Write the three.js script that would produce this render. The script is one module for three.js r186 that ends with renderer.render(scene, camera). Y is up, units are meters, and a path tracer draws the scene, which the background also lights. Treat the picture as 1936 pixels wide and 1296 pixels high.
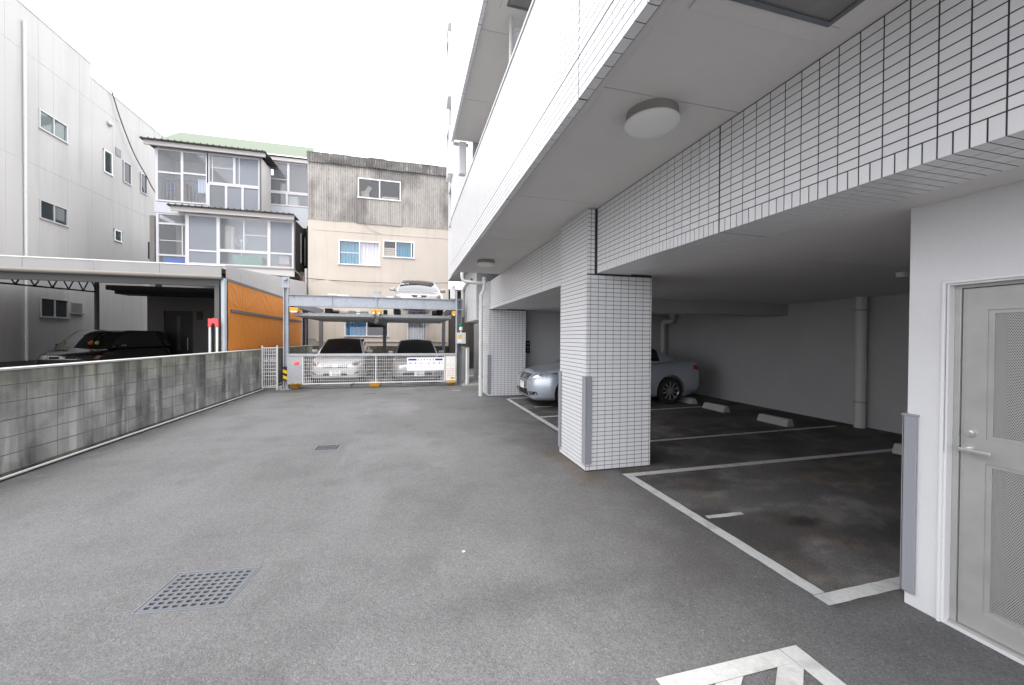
import * as THREE from 'three';
import { RoundedBoxGeometry } from 'three/addons/geometries/RoundedBoxGeometry.js';
import { mergeGeometries, toCreasedNormals } from 'three/addons/utils/BufferGeometryUtils.js';
import { Brush, Evaluator, SUBTRACTION } from 'three-bvh-csg';

// ---------------------------------------------------------------- camera, sky, sun, exposure
const scene = new THREE.Scene();
const camera = new THREE.PerspectiveCamera(82.02, 1936 / 1296, 0.05, 400);
camera.position.set(0, 1.57, 0);
camera.rotation.order = 'YXZ';
camera.rotation.set(-0.01109, -0.26187, 0.00635);
const renderer = new THREE.WebGLRenderer({ antialias: true });
renderer.setSize(1024, 685);
renderer.toneMapping = THREE.LinearToneMapping;
renderer.toneMappingExposure = 4.0;
renderer.shadowMap.enabled = true;
{
  const w = 64, h = 32, d = new Float32Array(w * h * 4);
  for (let y = 0; y < h; y++) for (let x = 0; x < w; x++) {
    const el = ((y + 0.5) / h - 0.5) * Math.PI;           // row 0 is the bottom of the sky
    const s = Math.max(0, Math.sin(el));
    const l = 0.62 + 0.38 * s, i = (y * w + x) * 4;
    d[i] = l * 0.975; d[i + 1] = l * 0.99; d[i + 2] = l * 1.045; d[i + 3] = 1;
  }
  const t = new THREE.DataTexture(d, w, h, THREE.RGBAFormat, THREE.FloatType);
  t.mapping = THREE.EquirectangularReflectionMapping;
  t.magFilter = THREE.LinearFilter; t.minFilter = THREE.LinearFilter; t.needsUpdate = true;
  scene.background = t; scene.environment = t;
}
const sun = new THREE.DirectionalLight(0xfff6ea, 0.5);
sun.position.set(-5, 20, 7); sun.target.position.set(0, 0, -6);
sun.castShadow = true; sun.shadow.radius = 40; sun.shadow.mapSize.set(2048, 2048);
Object.assign(sun.shadow.camera, { left: -26, right: 26, top: 26, bottom: -26, near: 1, far: 80 });
scene.add(sun, sun.target);

// ---------------------------------------------------------------- helpers
const V = (x, y, z) => new THREE.Vector3(x, y, z);
let seed = 12345;
const rnd = () => { seed = (seed * 1664525 + 1013904223) >>> 0; return seed / 4294967296; };
const rr = (a, b) => a + (b - a) * rnd();
const used = {};
function numbered(n) { const k = used[n] = (used[n] ?? -1) + 1; return k ? `${n}_${String(k).padStart(3, '0')}` : n; }
function thing(name, label, category, [x, y, d] = [0, 0, 0], group) {
  const o = new THREE.Group(); o.name = numbered(name); o.position.set(x, y, -d); scene.add(o);
  o.userData = { label, category }; if (group) o.userData.group = group;
  return o;
}
// one named mesh; geometry is in scene coordinates, whatever its parents' places are
function obj(name, geo, mat, parent, label) {
  const m = new THREE.Mesh(Array.isArray(geo) ? merge(geo) : geo, mat);
  m.name = name; m.castShadow = m.receiveShadow = true;
  let p = parent, off = V(0, 0, 0);
  while (p && p !== scene) { off.sub(p.position); p = p.parent; }
  m.position.copy(off); parent.add(m);
  if (label) m.userData.label = label;
  return m;
}
// one named mesh in the parent's own coordinates
function loc(name, geo, mat, parent) {
  const m = new THREE.Mesh(Array.isArray(geo) ? merge(geo) : geo, mat);
  m.name = name; m.castShadow = m.receiveShadow = true; parent.add(m); return m;
}
function merge(list) {
  const keep = ['position', 'normal', 'uv'];
  return mergeGeometries(list.map(g => {
    g = g.index ? g.toNonIndexed() : g.clone();
    for (const k of Object.keys(g.attributes)) if (!keep.includes(k)) g.deleteAttribute(k);
    if (!g.attributes.uv) g.setAttribute('uv', new THREE.BufferAttribute(new Float32Array(g.attributes.position.count * 2), 2));
    return g;
  }));
}
function uvm(g) {                                           // texture coordinates in metres, from the way each face points
  if (g.index) g = g.toNonIndexed();
  const p = g.attributes.position, n = g.attributes.normal, uv = new Float32Array(p.count * 2);
  for (let i = 0; i < p.count; i++) {
    const ax = Math.abs(n.getX(i)), ay = Math.abs(n.getY(i)), az = Math.abs(n.getZ(i));
    const [u, v] = ay >= ax && ay >= az ? [p.getX(i), -p.getZ(i)] : ax >= az ? [-p.getZ(i), p.getY(i)] : [p.getX(i), p.getY(i)];
    uv[i * 2] = u; uv[i * 2 + 1] = v;
  }
  g.setAttribute('uv', new THREE.BufferAttribute(uv, 2));
  return g;
}
// boxes: x, y and d = metres in front of the camera (z = -d)
function B(x0, x1, y0, y1, d0, d1, r = 0) {
  const g = r ? new RoundedBoxGeometry(x1 - x0, y1 - y0, d1 - d0, 2, r) : new THREE.BoxGeometry(x1 - x0, y1 - y0, d1 - d0);
  g.translate((x0 + x1) / 2, (y0 + y1) / 2, -(d0 + d1) / 2);
  return uvm(g);
}
function cyl(a, b, r, seg = 14, r2 = r) {                     // a, b as [x, y, d]
  const A = V(a[0], a[1], -a[2]), C = V(b[0], b[1], -b[2]), l = A.distanceTo(C);
  const g = new THREE.CylinderGeometry(r2, r, l, seg);
  g.applyQuaternion(new THREE.Quaternion().setFromUnitVectors(V(0, 1, 0), C.clone().sub(A).normalize()));
  const m = A.add(C).multiplyScalar(0.5); g.translate(m.x, m.y, m.z); return g;
}
function bar(a, b, w, h) {                                    // square bar between two points
  const A = V(a[0], a[1], -a[2]), C = V(b[0], b[1], -b[2]), l = A.distanceTo(C);
  const g = new THREE.BoxGeometry(w, h, l), o = new THREE.Object3D();
  o.position.copy(A).add(C).multiplyScalar(0.5); o.lookAt(C); o.updateMatrix(); g.applyMatrix4(o.matrix); return uvm(g);
}
function tube(pts, r, seg = 40, rad = 8, tension = 0.5) {
  return new THREE.TubeGeometry(new THREE.CatmullRomCurve3(pts.map(p => V(p[0], p[1], -p[2])), false, 'catmullrom', tension), seg, r, rad);
}
// face frames: local (a along, b up, n out). front(D): a = x. right(X) looks to +x: a = d. left(X) looks to -x: a = -d. under(Y) looks down: a = x, b = -d
const MX = (ry, rx, x, y, z) => new THREE.Matrix4().makeTranslation(x, y, z).multiply(new THREE.Matrix4().makeRotationFromEuler(new THREE.Euler(rx, ry, 0)));
const front = D => MX(0, 0, 0, 0, -D), right = X => MX(Math.PI / 2, 0, X, 0, 0), left = X => MX(-Math.PI / 2, 0, X, 0, 0), under = Y => MX(0, Math.PI / 2, 0, Y, 0);
function F(m, a0, a1, b0, b1, n0, n1, r = 0) {
  const g0 = r ? new RoundedBoxGeometry(a1 - a0, b1 - b0, n1 - n0, 2, r) : new THREE.BoxGeometry(a1 - a0, b1 - b0, n1 - n0);
  g0.translate((a0 + a1) / 2, (b0 + b1) / 2, (n0 + n1) / 2);
  const g = uvm(g0); g.applyMatrix4(m); return g;
}
function slab(m, a0, a1, b0, b1, n0, n1, holes) {             // a wall with openings [a0,a1,b0,b1]
  const s = new THREE.Shape([[a0, b0], [a1, b0], [a1, b1], [a0, b1]].map(p => new THREE.Vector2(...p)));
  for (const [c0, c1, e0, e1] of holes) s.holes.push(new THREE.Path([[c0, e0], [c0, e1], [c1, e1], [c1, e0]].map(p => new THREE.Vector2(...p))));
  const g0 = new THREE.ExtrudeGeometry(s, { depth: n1 - n0, bevelEnabled: false }); g0.translate(0, 0, n0);
  const g = uvm(g0); g.applyMatrix4(m); return g;
}

// ---------------------------------------------------------------- textures
function hash(x, y, s) { let h = (x * 374761393 + y * 668265263 + s * 974634777) | 0; h = Math.imul(h ^ (h >>> 13), 1274126177); return ((h ^ (h >>> 16)) >>> 0) / 4294967296; }
function vn(x, y, s, px, py) {                                // value noise that repeats every px, py cells
  const xi = Math.floor(x), yi = Math.floor(y), fx = x - xi, fy = y - yi, sx = fx * fx * (3 - 2 * fx), sy = fy * fy * (3 - 2 * fy);
  const w = (a, b) => hash(px ? ((a % px) + px) % px : a, py ? ((b % py) + py) % py : b, s);
  const a = w(xi, yi), b = w(xi + 1, yi), c = w(xi, yi + 1), d = w(xi + 1, yi + 1);
  return a + (b - a) * sx + (c - a + (a - b - c + d) * sx) * sy;
}
function fbm(x, y, s, oct = 4, px = 0, py = 0) { let v = 0, a = 0.5, t = 0; for (let i = 0; i < oct; i++) { v += a * vn(x, y, s + i * 17, px, py); t += a; a *= 0.5; x *= 2; y *= 2; px *= 2; py *= 2; } return v / t; }
const cl = (v, a = 0, b = 1) => Math.min(b, Math.max(a, v));
const ss = (a, b, v) => { const t = cl((v - a) / (b - a)); return t * t * (3 - 2 * t); };
function tex(w, h, fn, metresX, metresY, data = false) {      // fn(u, v in 0..1) -> grey or [r,g,b] as shown on screen, 0..1
  const d = new Uint8Array(w * h * 4);
  for (let y = 0; y < h; y++) for (let x = 0; x < w; x++) {
    const c = fn((x + 0.5) / w, (y + 0.5) / h, x, y), i = (y * w + x) * 4;
    if (typeof c === 'number') d[i] = d[i + 1] = d[i + 2] = cl(c) * 255; else { d[i] = cl(c[0]) * 255; d[i + 1] = cl(c[1]) * 255; d[i + 2] = cl(c[2]) * 255; }
    d[i + 3] = 255;
  }
  const t = new THREE.DataTexture(d, w, h, THREE.RGBAFormat);
  t.wrapS = t.wrapT = THREE.RepeatWrapping; t.magFilter = THREE.LinearFilter; t.minFilter = THREE.LinearMipmapLinearFilter; t.generateMipmaps = true; t.anisotropy = 8;
  t.repeat.set(1 / metresX, 1 / metresY); if (!data) t.colorSpace = THREE.SRGBColorSpace; t.needsUpdate = true;
  return t;
}
const lin = (r, g = r, b = r) => new THREE.Color().setRGB(r, g, b);
const M = (color, roughness = 0.7, extra = {}) => new THREE.MeshStandardMaterial({ color, roughness, ...extra });
const PM = (o) => new THREE.MeshPhysicalMaterial(o);

const asphaltMap = tex(1024, 1024, (u, v, x, y) => {
  const f = hash(x >> 1, y >> 1, 3), g = hash(x, y, 9), c = vn(u * 300, v * 300, 5, 300, 300), m = vn(u * 90, v * 90, 6, 90, 90);
  let t = 0.398 + (c - 0.5) * 0.08 + (m - 0.5) * 0.022 + (g - 0.5) * 0.06;
  if (f > 0.95) t += 0.08; if (f < 0.07) t -= 0.06; if (hash(x >> 2, y >> 2, 4) > 0.9975) t += 0.1;
  return [t * 1.0, t * 0.996, t * 0.995];
}, 2.1, 2.1);
const asphaltBump = tex(512, 512, (u, v, x, y) => 0.5 + (vn(u * 200, v * 200, 5, 200, 200) - 0.5) * 0.7 + (hash(x, y, 2) - 0.5) * 0.4, 1.3, 1.3, true);
const plasterBump = tex(512, 512, (u, v, x, y) => fbm(u * 64, v * 64, 8, 3, 64, 64) * 0.8 + hash(x, y, 1) * 0.2, 0.8, 0.8, true);
const plasterMap = tex(512, 512, (u, v) => 0.94 + (fbm(u * 5, v * 5, 31, 5, 5, 5) - 0.5) * 0.05, 3.1, 3.1);
const sheetMap = tex(1024, 512, (u, v) => {                   // rain streaks on old cement sheet
  const s = fbm(u * 46, v * 2, 11, 4, 46, 2), b = fbm(u * 7, v * 3, 12, 4, 7, 3);
  let t = 0.68 - 0.07 * ss(0.45, 0.8, s) - 0.14 * ss(0.45, 0.75, b) + (fbm(u * 90, v * 40, 13, 2, 90, 40) - 0.5) * 0.06;
  return [t, t * 0.975, t * 0.95];
}, 7.3, 3.9);
const sheetDark = tex(1024, 256, (u, v) => {
  const s = fbm(u * 60, v * 3, 14, 4, 60, 3), b = fbm(u * 9, v * 2, 15, 4, 9, 2);
  let t = 0.52 + 0.26 * ss(0.55, 0.9, s) - 0.14 * ss(0.4, 0.8, b);
  return [t, t * 0.98, t * 0.96];
}, 7.1, 0.9);
const panelMap = tex(1024, 1024, (u, v) => {
  const s = fbm(u * 30, v * 4, 21, 4, 30, 4), b = fbm(u * 6, v * 6, 22, 4, 6, 6);
  let t = 0.83 - 0.03 * ss(0.45, 0.85, s) - 0.03 * (b - 0.4);
  return [t, t * 0.993, t * 0.982];
}, 11, 13);
const tanMap = tex(1024, 512, (u, v) => {
  const s = fbm(u * 40, v * 3, 41, 4, 40, 3), b = fbm(u * 6, v * 6, 42, 4, 6, 6);
  let t = 1 - 0.035 * ss(0.5, 0.85, s) - 0.06 * (b - 0.4);
  return [0.775 * t, 0.74 * t, 0.70 * t];
}, 6.7, 5.3);
const blockMap = tex(2048, 256, (u, v) => {                   // 24 m x 1.26 m of stained concrete block
  const x = u * 24, y = v * 1.26;
  const warp = (fbm(u * 90, v * 2.2, 54, 3) - 0.5) * 0.12;
  const st = fbm((x + warp * 0.5) * 5.5, y * 0.4, 51, 5), st2 = fbm((x + warp * 0.5) * 9, y * 0.5 + 7, 52, 5), bl = fbm(x * 1.3, y * 1.6, 53, 4);
  let t = 0.685;
  t -= 0.21 * ss(0.5, 0.72, st) * (0.35 + 0.65 * ss(0.3, 0.65, bl));
  t += 0.16 * ss(0.54, 0.72, st2) * (0.4 + 0.6 * ss(0.3, 0.6, 1 - bl));
  t -= 0.10 * ss(0.4, 0.65, fbm(x * 2.2, y * 2.5, 55, 4)) ;
  const moss = ss(0.78, 1.15, y + (fbm(x * 5, y * 0.7, 56, 3) - 0.5) * 0.55);   // algae hanging down from the coping in tongues
  t -= 0.07 * moss * fbm(x * 9, y * 2, 57, 3) * 1.6;
  t -= 0.10 * (fbm(x * 26, y * 1.2, 58, 3) - 0.45);
  t += (hash(Math.floor(u * 2048), Math.floor(v * 256), 5) - 0.5) * 0.05;
  return [t * (1.0 - 0.0 * moss), t * (0.995 + 0.01 * moss), t * (0.975 - 0.05 * moss)];
}, 24, 1.26);
const metalMap = tex(256, 256, (u, v) => 0.93 + (fbm(u * 8, v * 8, 61, 4, 8, 8) - 0.5) * 0.12, 0.9, 0.9);
const perfMap = tex(256, 256, (u, v) => {                     // 8 x 8 staggered holes in a 96 mm square
  const gx = u * 8, gy = v * 8, row = Math.floor(gy), fx = ((gx + (row % 2) * 0.5) % 1) - 0.5, fy = gy - row - 0.5;
  return Math.hypot(fx, fy) < 0.30 ? 0 : 1;
}, 0.068, 0.0625, true);
const tarpBump = tex(256, 256, (u, v) => fbm(u * 20, v * 20, 71, 3, 20, 20), 0.5, 0.5, true);

const asphalt = M(0xffffff, 0.93, { map: asphaltMap, bumpMap: asphaltBump, bumpScale: 0.004, vertexColors: true });
const plaster = M(lin(0.78, 0.78, 0.79), 0.85, { map: plasterMap, bumpMap: plasterBump, bumpScale: 0.0015 });
const soffitM = M(lin(0.80, 0.775, 0.755), 0.9, { map: plasterMap, bumpMap: plasterBump, bumpScale: 0.0015 });
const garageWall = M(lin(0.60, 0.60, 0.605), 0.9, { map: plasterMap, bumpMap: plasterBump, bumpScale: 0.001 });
const grout = M(lin(0.045, 0.046, 0.05), 0.95);
const groutBlue = M(lin(0.12, 0.14, 0.16), 0.95);
const tileMats = [lin(0.76, 0.76, 0.765), lin(0.735, 0.735, 0.745), lin(0.78, 0.78, 0.785), lin(0.75, 0.752, 0.77)].map(c => PM({ color: c, roughness: 0.38, clearcoat: 0.25, clearcoatRoughness: 0.25 }));
const whitePaint = M(lin(0.62, 0.62, 0.60), 0.7, { map: tex(512, 512, (u, v) => 0.97 - 0.09 * ss(0.52, 0.75, fbm(u * 20, v * 20, 81, 5, 20, 20)) - 0.08 * fbm(u * 80, v * 80, 82, 2, 80, 80), 1.7, 1.7), bumpMap: asphaltBump, bumpScale: 0.002 });
const steel = M(lin(0.42, 0.45, 0.50), 0.5, { metalness: 0.35, map: metalMap });
const steelDark = M(lin(0.20, 0.215, 0.235), 0.55, { metalness: 0.3, map: metalMap });
const castIron = M(lin(0.135, 0.14, 0.155), 0.6, { metalness: 0.15, map: metalMap });
const galv = M(lin(0.50, 0.52, 0.54), 0.45, { metalness: 0.5, map: metalMap });
const alu = M(lin(0.74, 0.75, 0.77), 0.4, { metalness: 0.25 });
const whiteMetal = M(lin(0.75, 0.75, 0.75), 0.45);
const pipeM = M(lin(0.70, 0.70, 0.67), 0.5);
const black = M(lin(0.012), 0.6);
const rubber = M(lin(0.018), 0.85);
const darkRoom = M(lin(0.035, 0.035, 0.04), 0.95);
const yellow = M(lin(0.72, 0.36, 0.02), 0.5);
const glass = PM({ color: 0xffffff, roughness: 0.02, transmission: 1, thickness: 0, ior: 1.5 });
const glassFrost = PM({ color: lin(0.42, 0.45, 0.51), roughness: 0.6, transmission: 0.55, thickness: 0 });

// ---------------------------------------------------------------- the ground
const ground = new THREE.Group(); ground.name = 'ground'; ground.userData = { kind: 'structure', label: 'grey worn asphalt yard with white parking lines' }; scene.add(ground);
// stains and worn patches of the asphalt: a colour of the matter at each place
function floorTint(x, d) {
  let r = 1, g = 1, b = 1;
  const k = (f, cr, cg, cb) => { r *= 1 + (cr - 1) * f; g *= 1 + (cg - 1) * f; b *= 1 + (cb - 1) * f; };
  const n1 = fbm(x * 0.9 + 5, d * 0.55, 101, 4), n2 = fbm(x * 2.6, d * 2.2, 102, 4), n3 = fbm(x * 7, d * 7, 103, 3);
  k(1, 0.82 + 0.36 * n1, 0.82 + 0.36 * n1, 0.82 + 0.365 * n1);
  k(ss(0.5, 0.72, n2), 0.88, 0.88, 0.88); k(ss(0.5, 0.8, fbm(x * 0.7 + 9, d * 3.5, 106, 4)), 0.9, 0.9, 0.905); k(ss(0.52, 0.7, n3), 0.96, 0.96, 0.96);
  // pale worn track down the middle of the yard
  const tr = Math.abs(x + 0.2 - 0.35 * Math.sin(d * 0.5) + (n2 - 0.5) * 0.9);
  k(ss(0.75, 0.5, tr) * ss(0.42, 0.6, fbm(x * 1.2, d * 0.8, 104, 4)), 1.13, 1.13, 1.13);
  const seam = Math.abs(x + 0.75 + (fbm(d * 1.5, 3, 109, 3) - 0.5) * 0.16);   // scuffed seam between two paving strips
  k(ss(0.06, 0.0, seam) * ss(0.45, 0.62, fbm(d * 0.9, 8, 105, 3)), 1.14, 1.14, 1.14);
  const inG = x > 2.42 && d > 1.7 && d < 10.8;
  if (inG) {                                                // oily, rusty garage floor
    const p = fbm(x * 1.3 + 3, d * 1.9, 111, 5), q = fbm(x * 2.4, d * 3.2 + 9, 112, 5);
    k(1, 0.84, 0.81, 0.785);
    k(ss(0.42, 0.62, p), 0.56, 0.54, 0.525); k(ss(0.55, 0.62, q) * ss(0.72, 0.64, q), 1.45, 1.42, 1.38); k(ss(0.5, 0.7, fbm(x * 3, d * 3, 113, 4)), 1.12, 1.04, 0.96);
    k(ss(0.22, 0.12, Math.hypot((x - 4.1) * 0.75, d - 2.85) + (n3 - 0.5) * 0.12), 1.3, 1.3, 1.34);
    for (const [cx, cd, rx, rd] of [[4.75, 3.35, 0.36, 0.2], [5.5, 3.7, 0.4, 0.2]]) {          // rusty manhole rings
      const e = Math.hypot((x - cx) / rx, (d - cd) / rd); k(ss(0.25, 0.05, Math.abs(e - 0.9)) * (0.4 + n3), 1.5, 1.22, 0.95);
    }
    k(ss(0.12, 0.05, Math.hypot((x - 3.35) * 0.45, d - 2.62) + (n3 - 0.5) * 0.06), 0.3, 0.3, 0.3);
  }
  // rusty brown wash out of the garage and round the pier
  const w1 = ss(1.1, 0.2, Math.abs(x - 2.15) + (n2 - 0.5) * 0.9) * ss(1.3, 2.2, d) * ss(9.6, 8, d);
  if (!inG) k(w1 * 0.8 * ss(0.3, 0.6, n2 * 0.6 + n3 * 0.4), 0.86, 0.81, 0.76);
  k(ss(0.28, 0.1, Math.abs(x - 2.02 + (n3 - 0.5) * 0.25)) * ss(3.6, 4.0, d) * ss(5.4, 5.0, d), 0.93, 0.80, 0.68);
  // damp dark edge under the block wall, where dirt gathers
  k(ss(0.5, 0.1, x + 4.1 + (n2 - 0.5) * 0.9) * ss(0.3, 0.6, n3 * 0.5 + n2 * 0.5), 0.78, 0.78, 0.77);
  k(ss(0.5, 0.2, Math.hypot((x + 3.2) * 0.7, d - 12.6) + (n3 - 0.5) * 0.35), 0.62, 0.6, 0.56);
  return [r, g, b];
}
function tintGeo(g) {
  const p = g.attributes.position, c = new Float32Array(p.count * 3);
  for (let i = 0; i < p.count; i++) { const t = floorTint(p.getX(i), -p.getZ(i)); c[i * 3] = t[0]; c[i * 3 + 1] = t[1]; c[i * 3 + 2] = t[2]; }
  g.setAttribute('color', new THREE.BufferAttribute(c, 3)); return g;
}
const grates = [
  { c: [-1.225, 2.845], w: 0.5, h: 0.40, rot: 0.115, box: [-1.56, -0.89, 2.53, 3.16], nx: 9, ny: 9 },
  { c: [-1.075, 6.06], w: 0.36, h: 0.29, rot: 0.05, box: [-1.3, -0.85, 5.88, 6.26], nx: 7, ny: 3 },
  { c: [-0.985, 11.58], w: 0.42, h: 0.16, rot: -0.03, box: [-1.25, -0.72, 11.45, 11.72], nx: 8, ny: 2 },
];
{
  const lines = (a, b, step, extra) => { const s = new Set(); for (let v = a; v <= b + 1e-6; v += step) s.add(+v.toFixed(4)); extra.forEach(e => s.add(e)); return [...s].sort((p, q) => p - q); };
  const xs = [-60, -30, -18, -12, -8, ...lines(-4.5, 8.1, 0.06, grates.flatMap(g => g.box.slice(0, 2))), 12, 20, 40, 70];
  const ds = [-60, -30, -14, -7, -4, -2, ...lines(-0.5, 13.4, 0.06, grates.flatMap(g => g.box.slice(2))), 15, 18, 22, 26, 40, 80, 160];
  const pos = [], idx = [], uv = [], nor = [];
  for (const d of ds) for (const x of xs) { pos.push(x, 0, -d); uv.push(x, d); nor.push(0, 1, 0); }
  for (let j = 0; j < ds.length - 1; j++) for (let i = 0; i < xs.length - 1; i++) {
    const cx = (xs[i] + xs[i + 1]) / 2, cd = (ds[j] + ds[j + 1]) / 2;
    if (grates.some(g => cx > g.box[0] && cx < g.box[1] && cd > g.box[2] && cd < g.box[3])) continue;
    const a = j * xs.length + i, b = a + 1, c = a + xs.length, e = c + 1; idx.push(a, b, e, a, e, c);
  }
  const g = new THREE.BufferGeometry();
  g.setAttribute('position', new THREE.Float32BufferAttribute(pos, 3)); g.setAttribute('uv', new THREE.Float32BufferAttribute(uv, 2)); g.setAttribute('normal', new THREE.Float32BufferAttribute(nor, 3)); g.setIndex(idx);
  obj('asphalt', tintGeo(g), asphalt, ground);
  for (const q of grates) {
    const co = Math.cos(q.rot), si = Math.sin(q.rot), cor = (sx, sy, k = 1) => new THREE.Vector2(q.c[0] + sx * q.w / 2 * k * co + sy * q.h / 2 * k * si, q.c[1] - sx * q.w / 2 * k * si + sy * q.h / 2 * k * co);
    const s = new THREE.Shape([[0, 2], [1, 2], [1, 3], [0, 3]].map(([i, j]) => new THREE.Vector2(q.box[i], q.box[j])));
    s.holes.push(new THREE.Path([cor(-1, -1), cor(-1, 1), cor(1, 1), cor(1, -1)]));
    const sg = new THREE.ShapeGeometry(s).toNonIndexed(), p = sg.attributes.position, u2 = [];
    for (let i = 0; i < p.count; i++) { const x = p.getX(i), d = p.getY(i); p.setXYZ(i, x, 0, -d); u2.push(x, d); }
    sg.setAttribute('uv', new THREE.Float32BufferAttribute(u2, 2)); sg.setAttribute('normal', new THREE.Float32BufferAttribute(new Array(p.count).fill([0, 1, 0]).flat(), 3));
    obj('asphalt', tintGeo(sg), asphalt, ground);
  }
}
// painted lines on the ground
function paintPoly(name, pts, y = 0.004, mat = whitePaint) {
  const s = new THREE.Shape(pts.map(p => new THREE.Vector2(p[0], p[1]))), g = new THREE.ShapeGeometry(s).toNonIndexed(), p = g.attributes.position, uv = [];
  for (let i = 0; i < p.count; i++) { const x = p.getX(i), d = p.getY(i); p.setXYZ(i, x, y, -d); uv.push(x, d); }
  g.setAttribute('uv', new THREE.Float32BufferAttribute(uv, 2)); g.setAttribute('normal', new THREE.Float32BufferAttribute(new Array(p.count).fill([0, 1, 0]).flat(), 3));
  return obj(name, g, mat, ground);
}
function paintLine(x0, d0, x1, d1, w = 0.09) {               // a line with slightly uneven edges
  const L = Math.hypot(x1 - x0, d1 - d0), tx = (x1 - x0) / L, td = (d1 - d0) / L, n = Math.max(4, Math.round(L / 0.08)), A = [], C = [];
  for (let i = 0; i <= n; i++) { const t = L * i / n, e = rr(-0.003, 0.003), f = rr(-0.003, 0.003); A.push([x0 + tx * t - td * (w / 2 + e), d0 + td * t + tx * (w / 2 + e)]); C.unshift([x0 + tx * t + td * (w / 2 + f), d0 + td * t - tx * (w / 2 + f)]); }
  paintPoly('parking_line', [...A, ...C].reverse());
}
paintLine(2.468, 1.84, 2.468, 3.96, 0.10);
paintLine(2.415, 1.79, 3.6, 1.797, 0.092);
paintLine(2.42, 4.012, 6.9, 4.02, 0.098);
paintLine(3.0, 5.25, 7.6, 5.40, 0.075);
paintLine(2.52, 5.06, 2.52, 9.80, 0.10);
paintLine(2.57, 7.40, 6.85, 7.72, 0.09);
paintLine(2.57, 9.86, 3.5, 9.9, 0.09);
paintPoly('parking_line', [[2.56, 2.865], [2.75, 2.85], [2.93, 2.855], [2.94, 2.905], [2.76, 2.91], [2.565, 2.915]]);
paintPoly('parking_line', [[2.80, 8.49], [2.95, 8.50], [3.1, 8.45], [3.28, 8.5], [3.27, 8.58], [3.1, 8.55], [2.96, 8.58], [2.82, 8.56]]);
paintPoly('parking_line', [[1.32, 11.75], [1.55, 11.72], [1.56, 11.79], [1.33, 11.81]]);
// hatched box painted beside the door
paintPoly('painted_box', [[1.12, 1.475], [1.114, 1.563], [1.825, 1.557], [1.831, 1.472]].reverse(), 0.005);
paintPoly('painted_box', [[1.834, 1.475], [1.829, 1.557], [1.935, 1.556], [1.938, 0.3], [1.836, 0.3]].reverse(), 0.005);
paintPoly('painted_box', [[1.12, 1.472], [1.21, 1.472], [1.21, 0.3], [1.12, 0.3]], 0.005);
paintPoly('painted_box', [[1.719, 1.471], [1.832, 1.471], [1.832, 1.432], [1.212, 0.96], [1.212, 1.085]].reverse(), 0.0058);
paintPoly('painted_box', [[1.364, 1.471], [1.518, 1.471], [1.212, 1.25], [1.212, 1.36]].reverse(), 0.0058);
paintPoly('painted_box', [[1.835, 1.13], [1.835, 1.0], [1.212, 0.53], [1.212, 0.66]].reverse(), 0.0058);
// grit and litter lying on the asphalt
{
  const list = [];
  for (let i = 0; i < 260; i++) {
    const x = rr(-4, 2.4), d = 1.1 + Math.pow(rnd(), 1.6) * 9, r = rr(0.0025, 0.005);
    const g = new THREE.IcosahedronGeometry(r, 0); g.scale(rr(0.7, 1.3), 0.5, rr(0.7, 1.3)); g.rotateY(rr(0, 6)); g.translate(x, r * 0.3, -d); list.push(g);
  }
  const m = obj('grit', list, M(lin(0.26, 0.255, 0.24), 0.9), scene); m.userData = { kind: 'stuff', label: 'small pale grit scattered over the asphalt', category: 'grit' };
  const s = obj('pebble', (() => { const g = new THREE.IcosahedronGeometry(0.011, 2); g.scale(1.2, 0.55, 0.8); g.translate(0.41, 0.005, -2.86); return g; })(), M(lin(0.72, 0.68, 0.6), 0.6), scene);
  s.userData = { label: 'single white pebble lying in the middle of the yard', category: 'pebble' };
}
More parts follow.
